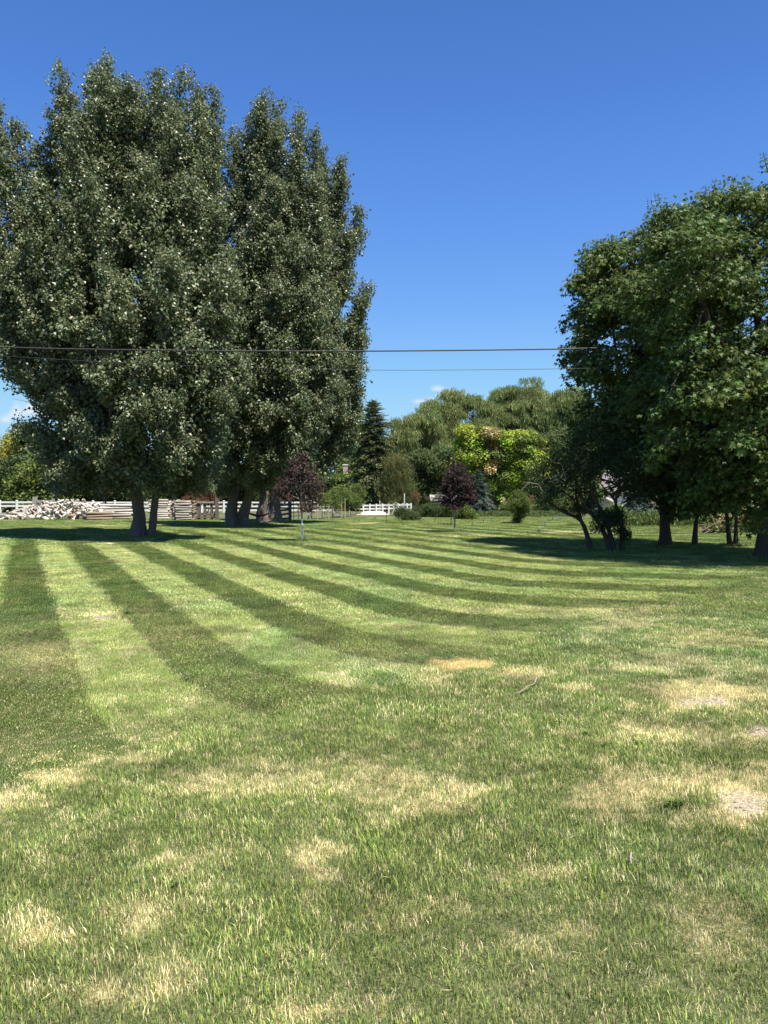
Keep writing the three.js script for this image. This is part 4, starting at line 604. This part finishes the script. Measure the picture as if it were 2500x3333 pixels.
{
  const a = house({ label: 'house with a grey shingle roof seen between the crooked stems', p: onG(2010, 84), w: 5.5, d: 7, h: 1.7, rise: 2.0, wall: M.white, roof: M.roofGrey }); put(part('roof_vent', box(0.5, 0.22, 0.4), M.darkWood, a), -1.6, 2.95, 2.05);
  const b = house({ name: 'shed', label: 'white shed below the grey roofed house', category: 'shed', p: onG(1945, 66), w: 2.6, d: 2.4, h: 0.9, rise: 0.6, wall: M.white, roof: M.greyWood, turn: 1.2 });
  put(part('door', box(0.04, 0.7, 0.6), M.greyWood, b), 1.32, 0.4, 0.2);
  const c = house({ label: 'cream house with a white eave behind the two thin trunks', p: onG(2372, 58), w: 3.6, d: 3.4, h: 2.2, rise: 0.7, wall: M.cream, roof: M.white }); put(part('window', box(0.6, 0.5, 0.06), M.darkWood, c), 0.7, 1.5, 1.72); put(part('trim', box(3.66, 0.07, 0.05), M.darkWood, c), 0, 1.9, 1.725);
  const e = house({ label: 'brick house behind the poplars, only its chimney clear of the leaves', p: onG(1120, 96), w: 5, d: 5, h: 2.2, rise: 1.3, wall: M.brick, roof: M.roofGrey });
  const ch = put(part('chimney', box(0.56, 2.6, 0.56), M.brick, e), 0.2, 3.8, 0.4); put(part('chimney_cap', box(0.68, 0.12, 0.68), M.white, ch), 0, 1.36, 0);
  const f = house({ name: 'shed', label: 'low shed with a pale roof behind the purple tree', category: 'shed', p: onG(1480, 78), w: 4.4, d: 3, h: 0.9, rise: 0.45, wall: M.greyWood, roof: M.greyWood }); put(part('door', box(0.7, 0.8, 0.05), M.greyWood, f), -0.8, 0.42, 1.53);
}
// ---------------------------------------------------------------- fences, gate, posts
const unit = new THREE.BoxGeometry(1, 1, 1);
function beam(name, mat, parent, a, b, w, h, base) { const m = part(name, unit, mat, parent), l = a.distanceTo(b); m.scale.set(l, h, w); m.position.copy(a).lerp(b, 0.5).sub(base); m.quaternion.setFromUnitVectors(V(1, 0, 0), b.clone().sub(a).normalize()); return m; }
function post(name, mat, parent, p, h, w, base) { const m = part(name, unit, mat, parent); m.scale.set(w, h, w); m.position.copy(p).sub(base).add(V(0, h / 2, 0)); return m; }
const capGeo = new THREE.ConeGeometry(0.75, 0.35, 4); capGeo.rotateY(Math.PI / 4);
{ // long white fence behind the poplars
  const D = 65, base = onG(400, D), t = thing('white_fence', 'long white three rail fence running behind the poplars', 'fence', base), xs = []; for (let px = 232; px <= 1130; px += 71) xs.push(px);
  xs.forEach((px) => { post('post', M.whitePaint, t, onG(px, D), 0.98, 0.15, base); const c = part('post_cap', capGeo, M.whitePaint, t); c.scale.set(0.17, 0.17, 0.17); c.position.copy(onG(px, D)).sub(base).add(V(0, 1.01, 0)); });
  for (let k = 0; k + 1 < xs.length; k++) for (const h of [0.2, 0.53, 0.86]) beam('rail', M.whitePaint, t, onG(xs[k] + 3, D).add(V(0, h, 0)), onG(xs[k + 1] - 3, D).add(V(0, h, 0)), 0.04, 0.13, base);
}
{ // white fence at the left edge
  const D = 58, base = onG(50, D), t = thing('white_fence', 'white two rail fence at the left edge, left of the log heap', 'fence', base), xs = [-112, -56, 0, 55, 108];
  xs.slice(0, 4).forEach((px) => { post('post', M.whitePaint, t, onG(px, D), 1.08, 0.14, base); const c = part('post_cap', capGeo, M.whitePaint, t); c.scale.set(0.16, 0.16, 0.16); c.position.copy(onG(px, D)).sub(base).add(V(0, 1.11, 0)); });
  for (let k = 0; k + 1 < xs.length; k++) for (const h of [0.68, 0.96]) beam('rail', M.whitePaint, t, onG(xs[k] + 3, D).add(V(0, h, 0)), onG(xs[k + 1] - 3, D).add(V(0, h, 0)), 0.04, 0.14, base);
  const b2 = onG(140, D - 1), g = thing('grey_fence', 'weathered grey fence with a thick end post beside the log heap', 'fence', b2);
  post('post', M.greyWood, g, onG(114, D - 1), 1.38, 0.26, b2); for (const px of [130, 148, 166]) post('post', M.greyWood, g, onG(px, D - 1), 1.02, 0.12, b2);
  beam('rail', M.greyWood, g, onG(118, D - 1.1).add(V(0, 1.06, 0)), onG(200, D - 1.1).add(V(0, 1.06, 0)), 0.05, 0.16, b2); beam('rail', M.greyWood, g, onG(118, D - 1.1).add(V(0, 0.74, 0)), onG(200, D - 1.1).add(V(0, 0.74, 0)), 0.05, 0.1, b2);
}
{ // white fence at the right of the orchard
  const D = 60, base = onG(1250, D), t = thing('white_fence', 'short white fence with close posts between the orchard and the garden', 'fence', base), xs = [1183, 1204, 1225, 1246, 1266, 1282, 1297, 1311, 1325, 1338];
  xs.forEach((px, k) => post('post', M.whitePaint, t, onG(px, D), 0.8 + k * 0.008, 0.12, base));
  for (let k = 0; k + 1 < xs.length; k++) for (const h of [0.42, 0.68]) beam('rail', M.whitePaint, t, onG(xs[k] + 2, D).add(V(0, h + k * 0.008, 0)), onG(xs[k + 1] - 2, D).add(V(0, h + k * 0.008, 0)), 0.05, 0.12, base);
  beam('rail', M.whitePaint, t, onG(1172, D).add(V(0, 0.4, 0.1)), onG(1183, D).add(V(0, 0.42, 0.1)), 0.05, 0.12, base);
  R = mulberry(8); const h = thing('gravel_heap', 'low heap of pale crushed stone before the short white fence', 'gravel heap', onG(1215, 58.5)), q = new THREE.PlaneGeometry(2.4, 1.6, 40, 22); q.rotateX(-Math.PI / 2); const P = q.attributes.position;
  for (let k = 0; k < P.count; k++) { const x = P.getX(k), z = P.getZ(k), e = clamp(1 - (x / 1.15) ** 2 - (z / 0.75) ** 2); P.setY(k, -0.03 + 0.34 * Math.pow(e, 0.8) * (0.75 + 0.5 * noise2(x * 2.2 + 3, z * 2.2, 4)) + 0.05 * noise2(x * 14, z * 14, 6) * e); } q.computeVertexNormals(); part('mound', q, M.stone, h);
  const st = new THREE.IcosahedronGeometry(0.05, 0), n = 120, im = new THREE.InstancedMesh(st, M.stone, n); im.name = 'stone'; im.userData.kind = 'stuff'; for (let k = 0; k < n; k++) { HELP.position.set(rr(-1.2, 1.2), 0.02, rr(-0.2, 0.9)); HELP.rotation.set(R() * 6, R() * 6, 0); HELP.scale.setScalar(rr(0.4, 1.4)); HELP.updateMatrix(); im.setMatrixAt(k, HELP.matrix); } h.add(shade(im));
}
{ // rustic gate and posts right of the dark beams
  const D = 47.5, base = onG(680, D), t = thing('wooden_gate', 'dark timber gate of upright boards between the beam stack and the poplars', 'gate', base);
  const P = (px, py, dz = 0) => at(px, py, D + dz);
  for (const [px, w] of [[648, 0.16], [667, 0.15], [689, 0.13]]) post('board', M.darkWood, t, onG(px, D), 1.16, w, base);
  post('gate_post', M.darkWood, t, onG(706, D - 0.2), 1.38, 0.18, base);
  beam('top_rail', M.greyWood, t, P(640, 1635, -0.12), P(702, 1635, -0.12), 0.06, 0.1, base); beam('bottom_rail', M.darkWood, t, P(640, 1683, -0.12), P(702, 1684, -0.12), 0.06, 0.1, base); beam('low_rail', M.darkWood, t, P(650, 1673, -0.12), P(702, 1676, -0.12), 0.05, 0.16, base);
  beam('brace', M.darkWood, t, P(672, 1672, 0.08), P(681, 1657, 0.08), 0.03, 0.06, base); beam('brace', M.darkWood, t, P(690, 1684, -0.2), P(702, 1662, -0.2), 0.03, 0.06, base);
}
{ // dark rails behind the hammock tree
  const D = 45, base = onG(925, D), t = thing('wooden_gate', 'dark four rail gate standing right of the hammock trunk', 'gate', base), P = (px, py) => at(px, py, D);
  post('gate_post', M.darkWood, t, onG(944, D), 1.25, 0.17, base); post('gate_post', M.darkWood, t, onG(908, D), 1.15, 0.09, base);
  for (const [a, b] of [[1645, 1643], [1662, 1659], [1676, 1672], [1690, 1687]]) beam('rail', M.darkWood, t, P(908, a), P(940, b), 0.05, 0.12, base);
  for (const px of [928, 935]) beam('wire', M.wire, t, P(px, 1646), P(px, 1692), 0.015, 0.015, base);
  const b3 = onG(965, D + 1), m = thing('pipe_gate', 'thin metal pipe gate between the dark gate and the grey post', 'gate', b3), Q = (px, py) => at(px, py, D + 1);
  for (const py of [1644, 1656, 1668, 1680]) beam('pipe', M.wire, m, Q(948, py), Q(978, py - 2), 0.03, 0.03, b3); for (const px of [956, 972]) beam('pipe', M.wire, m, Q(px, 1642), Q(px, 1690), 0.03, 0.03, b3);
}
[[981, 1692, 1636, 0.2, 'thick grey post behind the trunk of the young red tree'], [1012, 1690, 1636, 0.16, 'grey post with a white board beside it, left of the orchard stakes'], [1043, 1688, 1650, 0.13, 'short grey post among the leaves of the leftmost orchard tree'], [1097, 1680, 1634, 0.18, 'stout grey post in the middle of the orchard'], [1639, 1672, 1622, 0.2, 'old grey post left of the bush with red tips'], [1833, 1674, 1640, 0.12, 'slim grey post at the garden edge behind the sprinkler'], [1825, 1676, 1666, 0.1, 'low pale marker post left of the slim grey one']].forEach(([px, py, top, w, label]) => {
  const D = gd(py), t = thing('fence_post', label, 'post', onG(px, D), 'old posts along the far edge of the lawn'), h = (py - top) / F * D; post('shaft', M.greyWood, t, V(0, 0, 0), h, w, V(0, 0, 0)); const c = part('top', capGeo, M.greyWood, t); c.scale.set(w * 0.92, w * 0.3, w * 0.92); c.position.y = h + w * 0.05;
});
{ const D = 49, t = thing('board', 'white upright board beside the grey post left of the orchard stakes', 'board', onG(1004, D)); post('plank', M.whitePaint, t, V(0, 0, 0), 1.0, 0.08, V(0, 0, 0)); post('foot', M.greyWood, t, V(0.0, 0, 0.06), 0.25, 0.06, V(0, 0, 0)); }
{ const D = 56, t = thing('utility_post', 'tall square grey post with black straps above the log heap', 'post', onG(173, D)); post('shaft', M.greyWood, t, V(0, 0, 0), (1670 - 1523) / F * D, 0.16, V(0, 0, 0)); for (const y of [1.9, 2.05, 3.15]) put(part('strap', box(0.22, 0.1, 0.22), M.black, t), 0.03, y, 0.02); }
// ---------------------------------------------------------------- logs
const logGeo = [0, 1, 2].map((k) => { const g = new THREE.CylinderGeometry(0.5, 0.5, 1, 10, 2), P = g.attributes.position; for (let i = 0; i < P.count; i++) { const x = P.getX(i), y = P.getY(i), z = P.getZ(i), q = 0.86 + 0.26 * noise3(x * 2 + k * 9, y * 1.1, z * 2); P.setX(i, x * q + 0.1 * Math.cos(y * 3 + k) * (k - 1)); P.setZ(i, z * q); } g.computeVertexNormals(); return g; });
function log(parent, p, dir, len, r, mats) { const m = part('log', logGeo[Math.floor(R() * 3)], mats, parent); m.scale.set(r * 2, len, r * 2); m.position.copy(p); m.quaternion.setFromUnitVectors(UP, dir.clone().normalize()); m.rotateY(R() * 6); return m; }
const pale = [M.paleLog, M.cutEnd, M.cutEnd], tan = [M.tanLog, M.cutEndGrey, M.cutEndGrey], brown = [M.brownLog, M.cutEndGrey, M.cutEndGrey], greyL = [M.greyWood, M.cutEndGrey, M.cutEndGrey];
{
  R = mulberry(201); const D = 48.6, base = onG(190, D), t = thing('log_heap', 'tumbled heap of bleached firewood logs left of the nearest poplar', 'log heap', base), X = (px) => (px - 190) / F * D;
  const prof = (px) => { const a = [[38, 0.3], [60, 0.72], [110, 0.78], [160, 1.0], [190, 1.18], [230, 1.24], [280, 1.1], [320, 0.85], [352, 0.4]]; for (let k = 0; k + 1 < a.length; k++) if (px >= a[k][0] && px <= a[k + 1][0]) return lerp(a[k][1], a[k + 1][1], (px - a[k][0]) / (a[k + 1][0] - a[k][0])); return 0.25; };
  for (let k = 0; k < 292; k++) {
    const px = rr(42, 350), zf = rr(-0.75, 1), top = prof(px) * (1 - 0.8 * zf * zf * (zf > 0 ? 1 : 0.4)), y = Math.max(0.09, top * Math.pow(R(), 0.35) - 0.02), low = px < 130 ? 1 : 0;
    const r = y < 0.35 ? rr(0.07, 0.14) : rr(0.035, 0.085), len = rr(0.35, 0.85), end = R() < (low ? 0.45 : 0.15), dir = end ? V(rr(-0.4, 0.4), rr(-0.2, 0.2), 1) : V(rr(-1, 1), rr(-0.55, 0.55), rr(-0.6, 0.6));
    log(t, V(X(px), y, zf * 1.1), dir, len, r, R() < 0.78 ? pale : R() < 0.6 ? tan : brown);
  }
}
function logStack({ label, name = 'log_stack', px0, px1, D, rows, r, across, mats, seed, depth = 1, ends = false, jit = 0.06, turn = 0 }) {
  R = mulberry(seed); const base = onG((px0 + px1) / 2, D), t = thing(name, label, 'log stack', base, null, turn), W2 = (px1 - px0) / F * D; let y = r;
  for (let k = 0; k < rows; k++) { const n = ends ? Math.floor(W2 / (r * 2.05)) : depth; for (let e = 0; e < n; e++) { if (R() < 0.04 && k > 2) continue; const rk = r * rr(0.8, 1.08), x = ends ? (e + 0.5 - n / 2) * r * 2.05 + rr(-0.02, 0.02) : rr(-jit, jit) * W2, z = ends ? rr(-0.1, 0.1) : (e - (depth - 1) / 2) * r * 2.2; log(t, V(x, y, z), ends ? V(rr(-0.05, 0.05), rr(-0.03, 0.03), 1) : V(1, rr(-0.03, 0.03), rr(-0.06, 0.06)), across * rr(0.85, 1.08), rk, Array.isArray(mats[0]) ? mats[Math.floor(R() * mats.length)] : mats); } y += r * 1.86; }
  return t;
}
logStack({ label: 'small stack of round poles lying end on at the right of the log heap', px0: 300, px1: 342, D: 47.2, rows: 3, r: 0.09, across: 1.6, mats: [pale, tan, brown], seed: 211, ends: true, turn: -0.9 });
logStack({ label: 'low stack of long poles left of the nearest poplar trunk', px0: 330, px1: 440, D: 48.8, rows: 6, r: 0.085, across: 2.3, mats: [pale, tan, pale], seed: 212, depth: 3 });
logStack({ label: 'neat pale stack of split rails right behind the nearest poplar trunk', px0: 486, px1: 556, D: 48.4, rows: 9, r: 0.075, across: 1.25, mats: [tan, pale, pale], seed: 213, depth: 4, jit: 0.04 });
logStack({ label: 'dark stack of rough logs in the shade beside the pale rails', px0: 556, px1: 584, D: 49, rows: 9, r: 0.075, across: 0.9, mats: [brown], seed: 214, ends: true });
logStack({ label: 'weathered grey beam stack in the shade left of the dark gate', px0: 570, px1: 622, D: 46.6, rows: 8, r: 0.08, across: 0.95, mats: [greyL], seed: 215, depth: 3, turn: 0.25 });
logStack({ label: 'dark log ends stacked behind the weathered beams beside the gate', px0: 616, px1: 642, D: 47.2, rows: 8, r: 0.08, across: 0.8, mats: [brown], seed: 216, ends: true });
{ const t = thing('plank_pile', 'pale boards lying flat at the left edge behind the log heap', 'plank pile', onG(10, 52)); R = mulberry(220); for (let k = 0; k < 7; k++) { const m = part('plank', unit, k % 3 ? M.paleLog : M.greyWood, t); m.scale.set(rr(2.2, 3), 0.07, 0.22); m.position.set(rr(-0.3, 0.2) - 0.5, 0.04 + Math.floor(k / 2) * 0.08, (k % 2) * 0.3 - 0.15); m.rotation.y = rr(-0.1, 0.1); } }
// ---------------------------------------------------------------- brush pile, box, bin
{
  R = mulberry(230); const D = 32, base = onG(2400, D), t = thing('brush_pile', 'pile of cut branches with dry brown leaves behind the two thin trunks', 'brush pile', base), mb = new MB(), dry = [], green = [];
  for (let k = 0; k < 130; k++) { const px = rr(2290, 2530), h = 0.75 * (1 - Math.pow(Math.abs(px - 2420) / 140, 2)) * R() + 0.03, p = onG(px, D + rr(-0.7, 0.7)).add(V(0, h, 0)), d = V(rr(-1, 1), rr(-0.25, 0.45), rr(-0.5, 0.5)).normalize().multiplyScalar(rr(0.4, 1.4)), a = p.clone().sub(d.clone().multiplyScalar(0.5)), b = p.clone().add(d.multiplyScalar(0.5)); if (a.y < 0.02) a.y = 0.02; if (b.y < 0.02) b.y = 0.02; mb.tube([a, p.clone().add(V(0, rr(-0.05, 0.05), 0)), b], [rr(0.008, 0.03), 0.014, 0.005], 5); }
  for (let k = 0; k < 520; k++) { const px = rr(2298, 2520), h = 0.85 * Math.max(0, 1 - Math.pow((px - 2420) / 140, 2)) * Math.pow(R(), 0.6) + 0.05; (R() < 0.7 ? dry : green).push({ p: onG(px, D + rr(-0.7, 0.7)).add(V(0, h, 0)), s: rr(0.6, 1.1), c: rr(0.6, 1.5) }); }
  part('branch', mb.geo(base), M.barkPale, t); crown('dry_leaves', spray(9, 0.16, 0.12, 0.07, 'any', 0.15, 33), L.dry, dry, t, base); crown('pale_leaves', G.small, L.garden, green, t, base);
}
{
  const D = 41.5, t = thing('compost_bin', 'black open fronted bin at the garden edge left of the knobbly maple', 'bin', onG(2114, D)); put(part('back', box(0.56, 0.48, 0.03), M.black, t), 0, 0.24, -0.25); for (const s of [-1, 1]) put(part('side', box(0.03, 0.5, 0.5), M.black, t), s * 0.29, 0.25, 0); const l = put(part('lid', box(0.62, 0.03, 0.56), M.black, t), 0, 0.515, 0); l.rotation.x = 0.06;
  const c = thing('cardboard_box', 'tan cardboard box standing before the black bin', 'box', onG(2108, D - 0.5)); put(part('carton', box(0.3, 0.22, 0.26), M.card, c), 0, 0.11, 0); for (const s of [-1, 1]) { const f = put(part('flap', box(0.29, 0.006, 0.12), M.card, c), 0, 0.235, s * 0.17); f.rotation.x = s * -0.5; }
  const w = thing('bucket', 'small white bucket right beside the cardboard box', 'bucket', onG(2122, D - 0.55)); const lt = new THREE.LatheGeometry([[0, 0], [0.07, 0], [0.09, 0.19], [0.098, 0.2], [0.085, 0.19], [0.066, 0.01], [0, 0.01]].map((p) => new THREE.Vector2(...p)), 16); part('pail', lt, M.whitePaint, w); put(part('handle', new THREE.TorusGeometry(0.09, 0.005, 6, 16, Math.PI), M.wire, w), 0, 0.18, 0.02).rotation.x = 0.9;
}
// ---------------------------------------------------------------- hammock
{
  const D = 39.5, a = at(812, 1640, 38.4), b = at(866, 1632, 40.6), base = onG(840, D), t = thing('hammock', 'dark red hammock slung between the middle and the rear poplar', 'hammock', base), q = new THREE.PlaneGeometry(1, 1, 20, 8), P = q.attributes.position, A = at(806, 1672, 38.4), B = at(878, 1672, 40.2);
  for (let k = 0; k < P.count; k++) { const u = P.getX(k) + 0.5, v = P.getY(k), p = A.clone().lerp(B, u); p.y -= 0.16 * Math.sin(u * Math.PI) * (1 - 1.2 * v * v); p.z += v * 0.75; p.y += Math.abs(v) * 0.12; P.setXYZ(k, p.x - base.x, p.y, p.z - base.z); } q.computeVertexNormals(); part('cloth', q, M.maroon, t);
  const mb = new MB(), mr = new MB(); for (let k = 0; k <= 8; k++) { const v = k / 8 - 0.5; mb.tube([b, B.clone().add(V(0, Math.abs(v) * 0.12, v * 0.75))], [0.006, 0.006], 4); mb.tube([a, A.clone().add(V(0, Math.abs(v) * 0.12, v * 0.75))], [0.006, 0.006], 4); } part('cord', mb.geo(base), M.rope, t);
  for (const e of [A, B]) { const g = new MB(); g.tube([e.clone().add(V(0, 0.06, -0.4)), e.clone().add(V(0, 0.06, 0.4))], [0.018, 0.018], 6); part('spreader_bar', g.geo(base), M.stake, t); }
}
// ---------------------------------------------------------------- sprinkler heads, the running sprinkler, wires
const peg = [new THREE.CylinderGeometry(0.018, 0.014, 0.13, 8), new THREE.CylinderGeometry(0.032, 0.026, 0.035, 10)]; peg[0].translate(0, 0.065, 0); peg[1].translate(0, 0.145, 0);
[[1093, 1706, 'nearest the shade of the poplars'], [1168, 1701, 'below the gravel heap'], [1221, 1692, 'before the short white fence'], [1273, 1683, 'farthest one, left of the slanting sticks'], [1312, 1711, 'nearest one below the tall pale pole'], [1370, 1705, 'below the wide shrub bed'], [1417, 1694, 'left of the purple tree at the dark spruce foot'], [1538, 1710, 'nearest one right of the purple tree'], [1574, 1702, 'second one right of the purple tree'], [1599, 1694, 'third one right of the purple tree'], [1622, 1686, 'farthest one right of the purple tree, by the old grey post'], [1774, 1711, 'just behind the running sprinkler'], [1788, 1699, 'second behind the running sprinkler'], [1799, 1694, 'third behind the running sprinkler'], [1808, 1687, 'farthest behind the running sprinkler']].forEach(([px, py, w]) => { const D = gd(py), t = thing('garden_sprinkler', 'small black lawn peg, ' + w, 'lawn peg', onG(px, D), 'black pegs in the far lawn'); part('stem', peg[0], M.black, t); part('head', peg[1], M.black, t); });
{
  R = mulberry(240); const D = gd(1732), t = thing('sprinkler', 'running impact sprinkler on a black sled, throwing a thin jet', 'sprinkler', onG(1752, D));
  put(part('sled', box(0.3, 0.025, 0.05), M.black, t), 0, 0.0125, 0.07); put(part('sled', box(0.3, 0.025, 0.05), M.black, t), 0, 0.0125, -0.07); put(part('riser', new THREE.CylinderGeometry(0.02, 0.025, 0.12, 8), M.black, t), 0.04, 0.085, 0); const n = put(part('nozzle', new THREE.CylinderGeometry(0.012, 0.02, 0.12, 8), M.greyWood, t), 0.08, 0.16, 0); n.rotation.z = -0.9; put(part('crossbar', box(0.04, 0.02, 0.2), M.black, t), 0, 0.035, 0);
  const drop = new THREE.SphereGeometry(0.008, 5, 4), N = 1000, im = new THREE.InstancedMesh(drop, new THREE.MeshPhysicalMaterial({ color: 0xffffff, roughness: 0.05, transmission: 1, thickness: 0.01, ior: 1.33 }), N); im.name = 'water_jet'; im.userData.kind = 'stuff'; const to = at(1852, 1676, D + 6).sub(t.position), from = V(0.12, 0.2, 0);
  for (let k = 0; k < N; k++) { const f = Math.pow(R(), 1.2), w = 0.008 + f * 0.08; HELP.position.copy(from).lerp(to, f); HELP.position.y += 0.25 * Math.sin(f * Math.PI) - Math.pow(R(), 3) * f * 0.35; HELP.position.add(sph().multiplyScalar(w * R())); if (HELP.position.y < 0.03) HELP.position.y = 0.03; HELP.rotation.set(0, 0, 0); HELP.scale.setScalar(rr(0.3, 0.8)); HELP.updateMatrix(); im.setMatrixAt(k, HELP.matrix); } t.add(shade(im));
}
function cable(label, pts, r) { const c = curve(pts, 60), mb = new MB(); mb.tube(c, c.map(() => r), 8); const t = thing('overhead_wire', label, 'wire', c[30].clone()); part('cable', mb.geo(t.position), M.wire, t); return t; }
cable('upper thick black overhead wire crossing in front of the poplars', [at(-1600, 1010, 20.6), at(-600, 1092, 20.6), at(0, 1129, 20.6), at(500, 1140, 20.6), at(1100, 1143, 20.6), at(1600, 1139, 20.6), at(1940, 1133, 20.6), at(2500, 1112, 20.6), at(3400, 1060, 20.6)], 0.019);
cable('lower thin overhead wire under the thick one', [at(-1600, 1040, 21.2), at(-600, 1116, 21.2), at(0, 1158, 21.2), at(500, 1186, 21.2), at(1170, 1204, 21.2), at(1700, 1202, 21.2), at(2050, 1195, 21.2), at(2600, 1170, 21.2), at(3400, 1120, 21.2)], 0.0065);
// ---------------------------------------------------------------- small things in the grass
{
  R = mulberry(250);
  const stick = (label, list, r, mat) => { const p = list.map(([x, y]) => ground(x, y).add(V(0, 0.035 + rr(0, 0.02), 0))), t = thing('stick', label, 'stick', p[0].clone().setY(0)), mb = new MB(), c = curve(p, 14); mb.tube(c, c.map((_, k) => r * (1 - 0.5 * k / 14)), 6, 0.2, 3); part('wood', mb.geo(t.position), mat, t); const m2 = new MB(); m2.tube([c[6], c[6].clone().add(V(0.02, 0.012, 0.05))], [r * 0.5, r * 0.2], 5); part('side_twig', m2.geo(t.position), mat, t); };
  stick('long pale curved stick lying in the grass left of the pale dirt', [[1746, 2224], [1738, 2240], [1718, 2254], [1694, 2268], [1672, 2276]], 0.006, M.barkPale);
  stick('short pale twig standing in the near grass at the right', [[2054, 2812], [2052, 2826], [2056, 2838]], 0.006, M.barkPale);
  stick('thin pale twig far up the lawn at the right', [[2242, 2104], [2252, 2100], [2262, 2102]], 0.006, M.barkPale);
  const weed = (label, px, py, n, len, seed) => { R = mulberry(seed); const p = ground(px, py), t = thing('weed', label, 'weed', p), b = new LB(); for (let k = 0; k < n; k++) { const a = k * 2.4 + rr(-0.3, 0.3), d = V(Math.cos(a), rr(0.25, 0.9), Math.sin(a)), l = len * rr(0.6, 1.1), o = V(rr(-0.25, 0.25), 0.02, rr(-0.25, 0.25)).multiplyScalar(len * 1.6), kk = rr(0.8, 1.2); b.leaf(o, d, UP, l, l * 0.3, [kk, kk, kk], 0.15); } part('leaves', b.geo(), L.mid, t); const s = new MB(); s.tube([V(0, -0.01, 0), V(0.005, len * 0.5, 0)], [0.006, 0.003], 5); part('stem', s.geo(), L.garden.clone(), t).material.vertexColors = false; };
  weed('bright green weed clump beside the larger pale dirt patch', 2198, 2622, 60, 0.075, 251); weed('broad leafed weed in the lawn left of the upper dirt patch', 1905, 2395, 40, 0.06, 252); weed('leafy weed right of the curved stick, lower in the lawn', 2075, 2420, 34, 0.055, 253); weed('dark green weed tuft on the bald ridge at the left', 420, 1998, 40, 0.09, 254); weed('small bright weed in the near grass left of the middle', 335, 2760, 14, 0.045, 255); weed('dark leafy weed in the lower left of the near grass', 560, 2880, 26, 0.045, 256);
}

scene.traverse((o) => { if (o.isMesh) { o.castShadow = true; o.receiveShadow = true; } });
renderer.render(scene, camera);
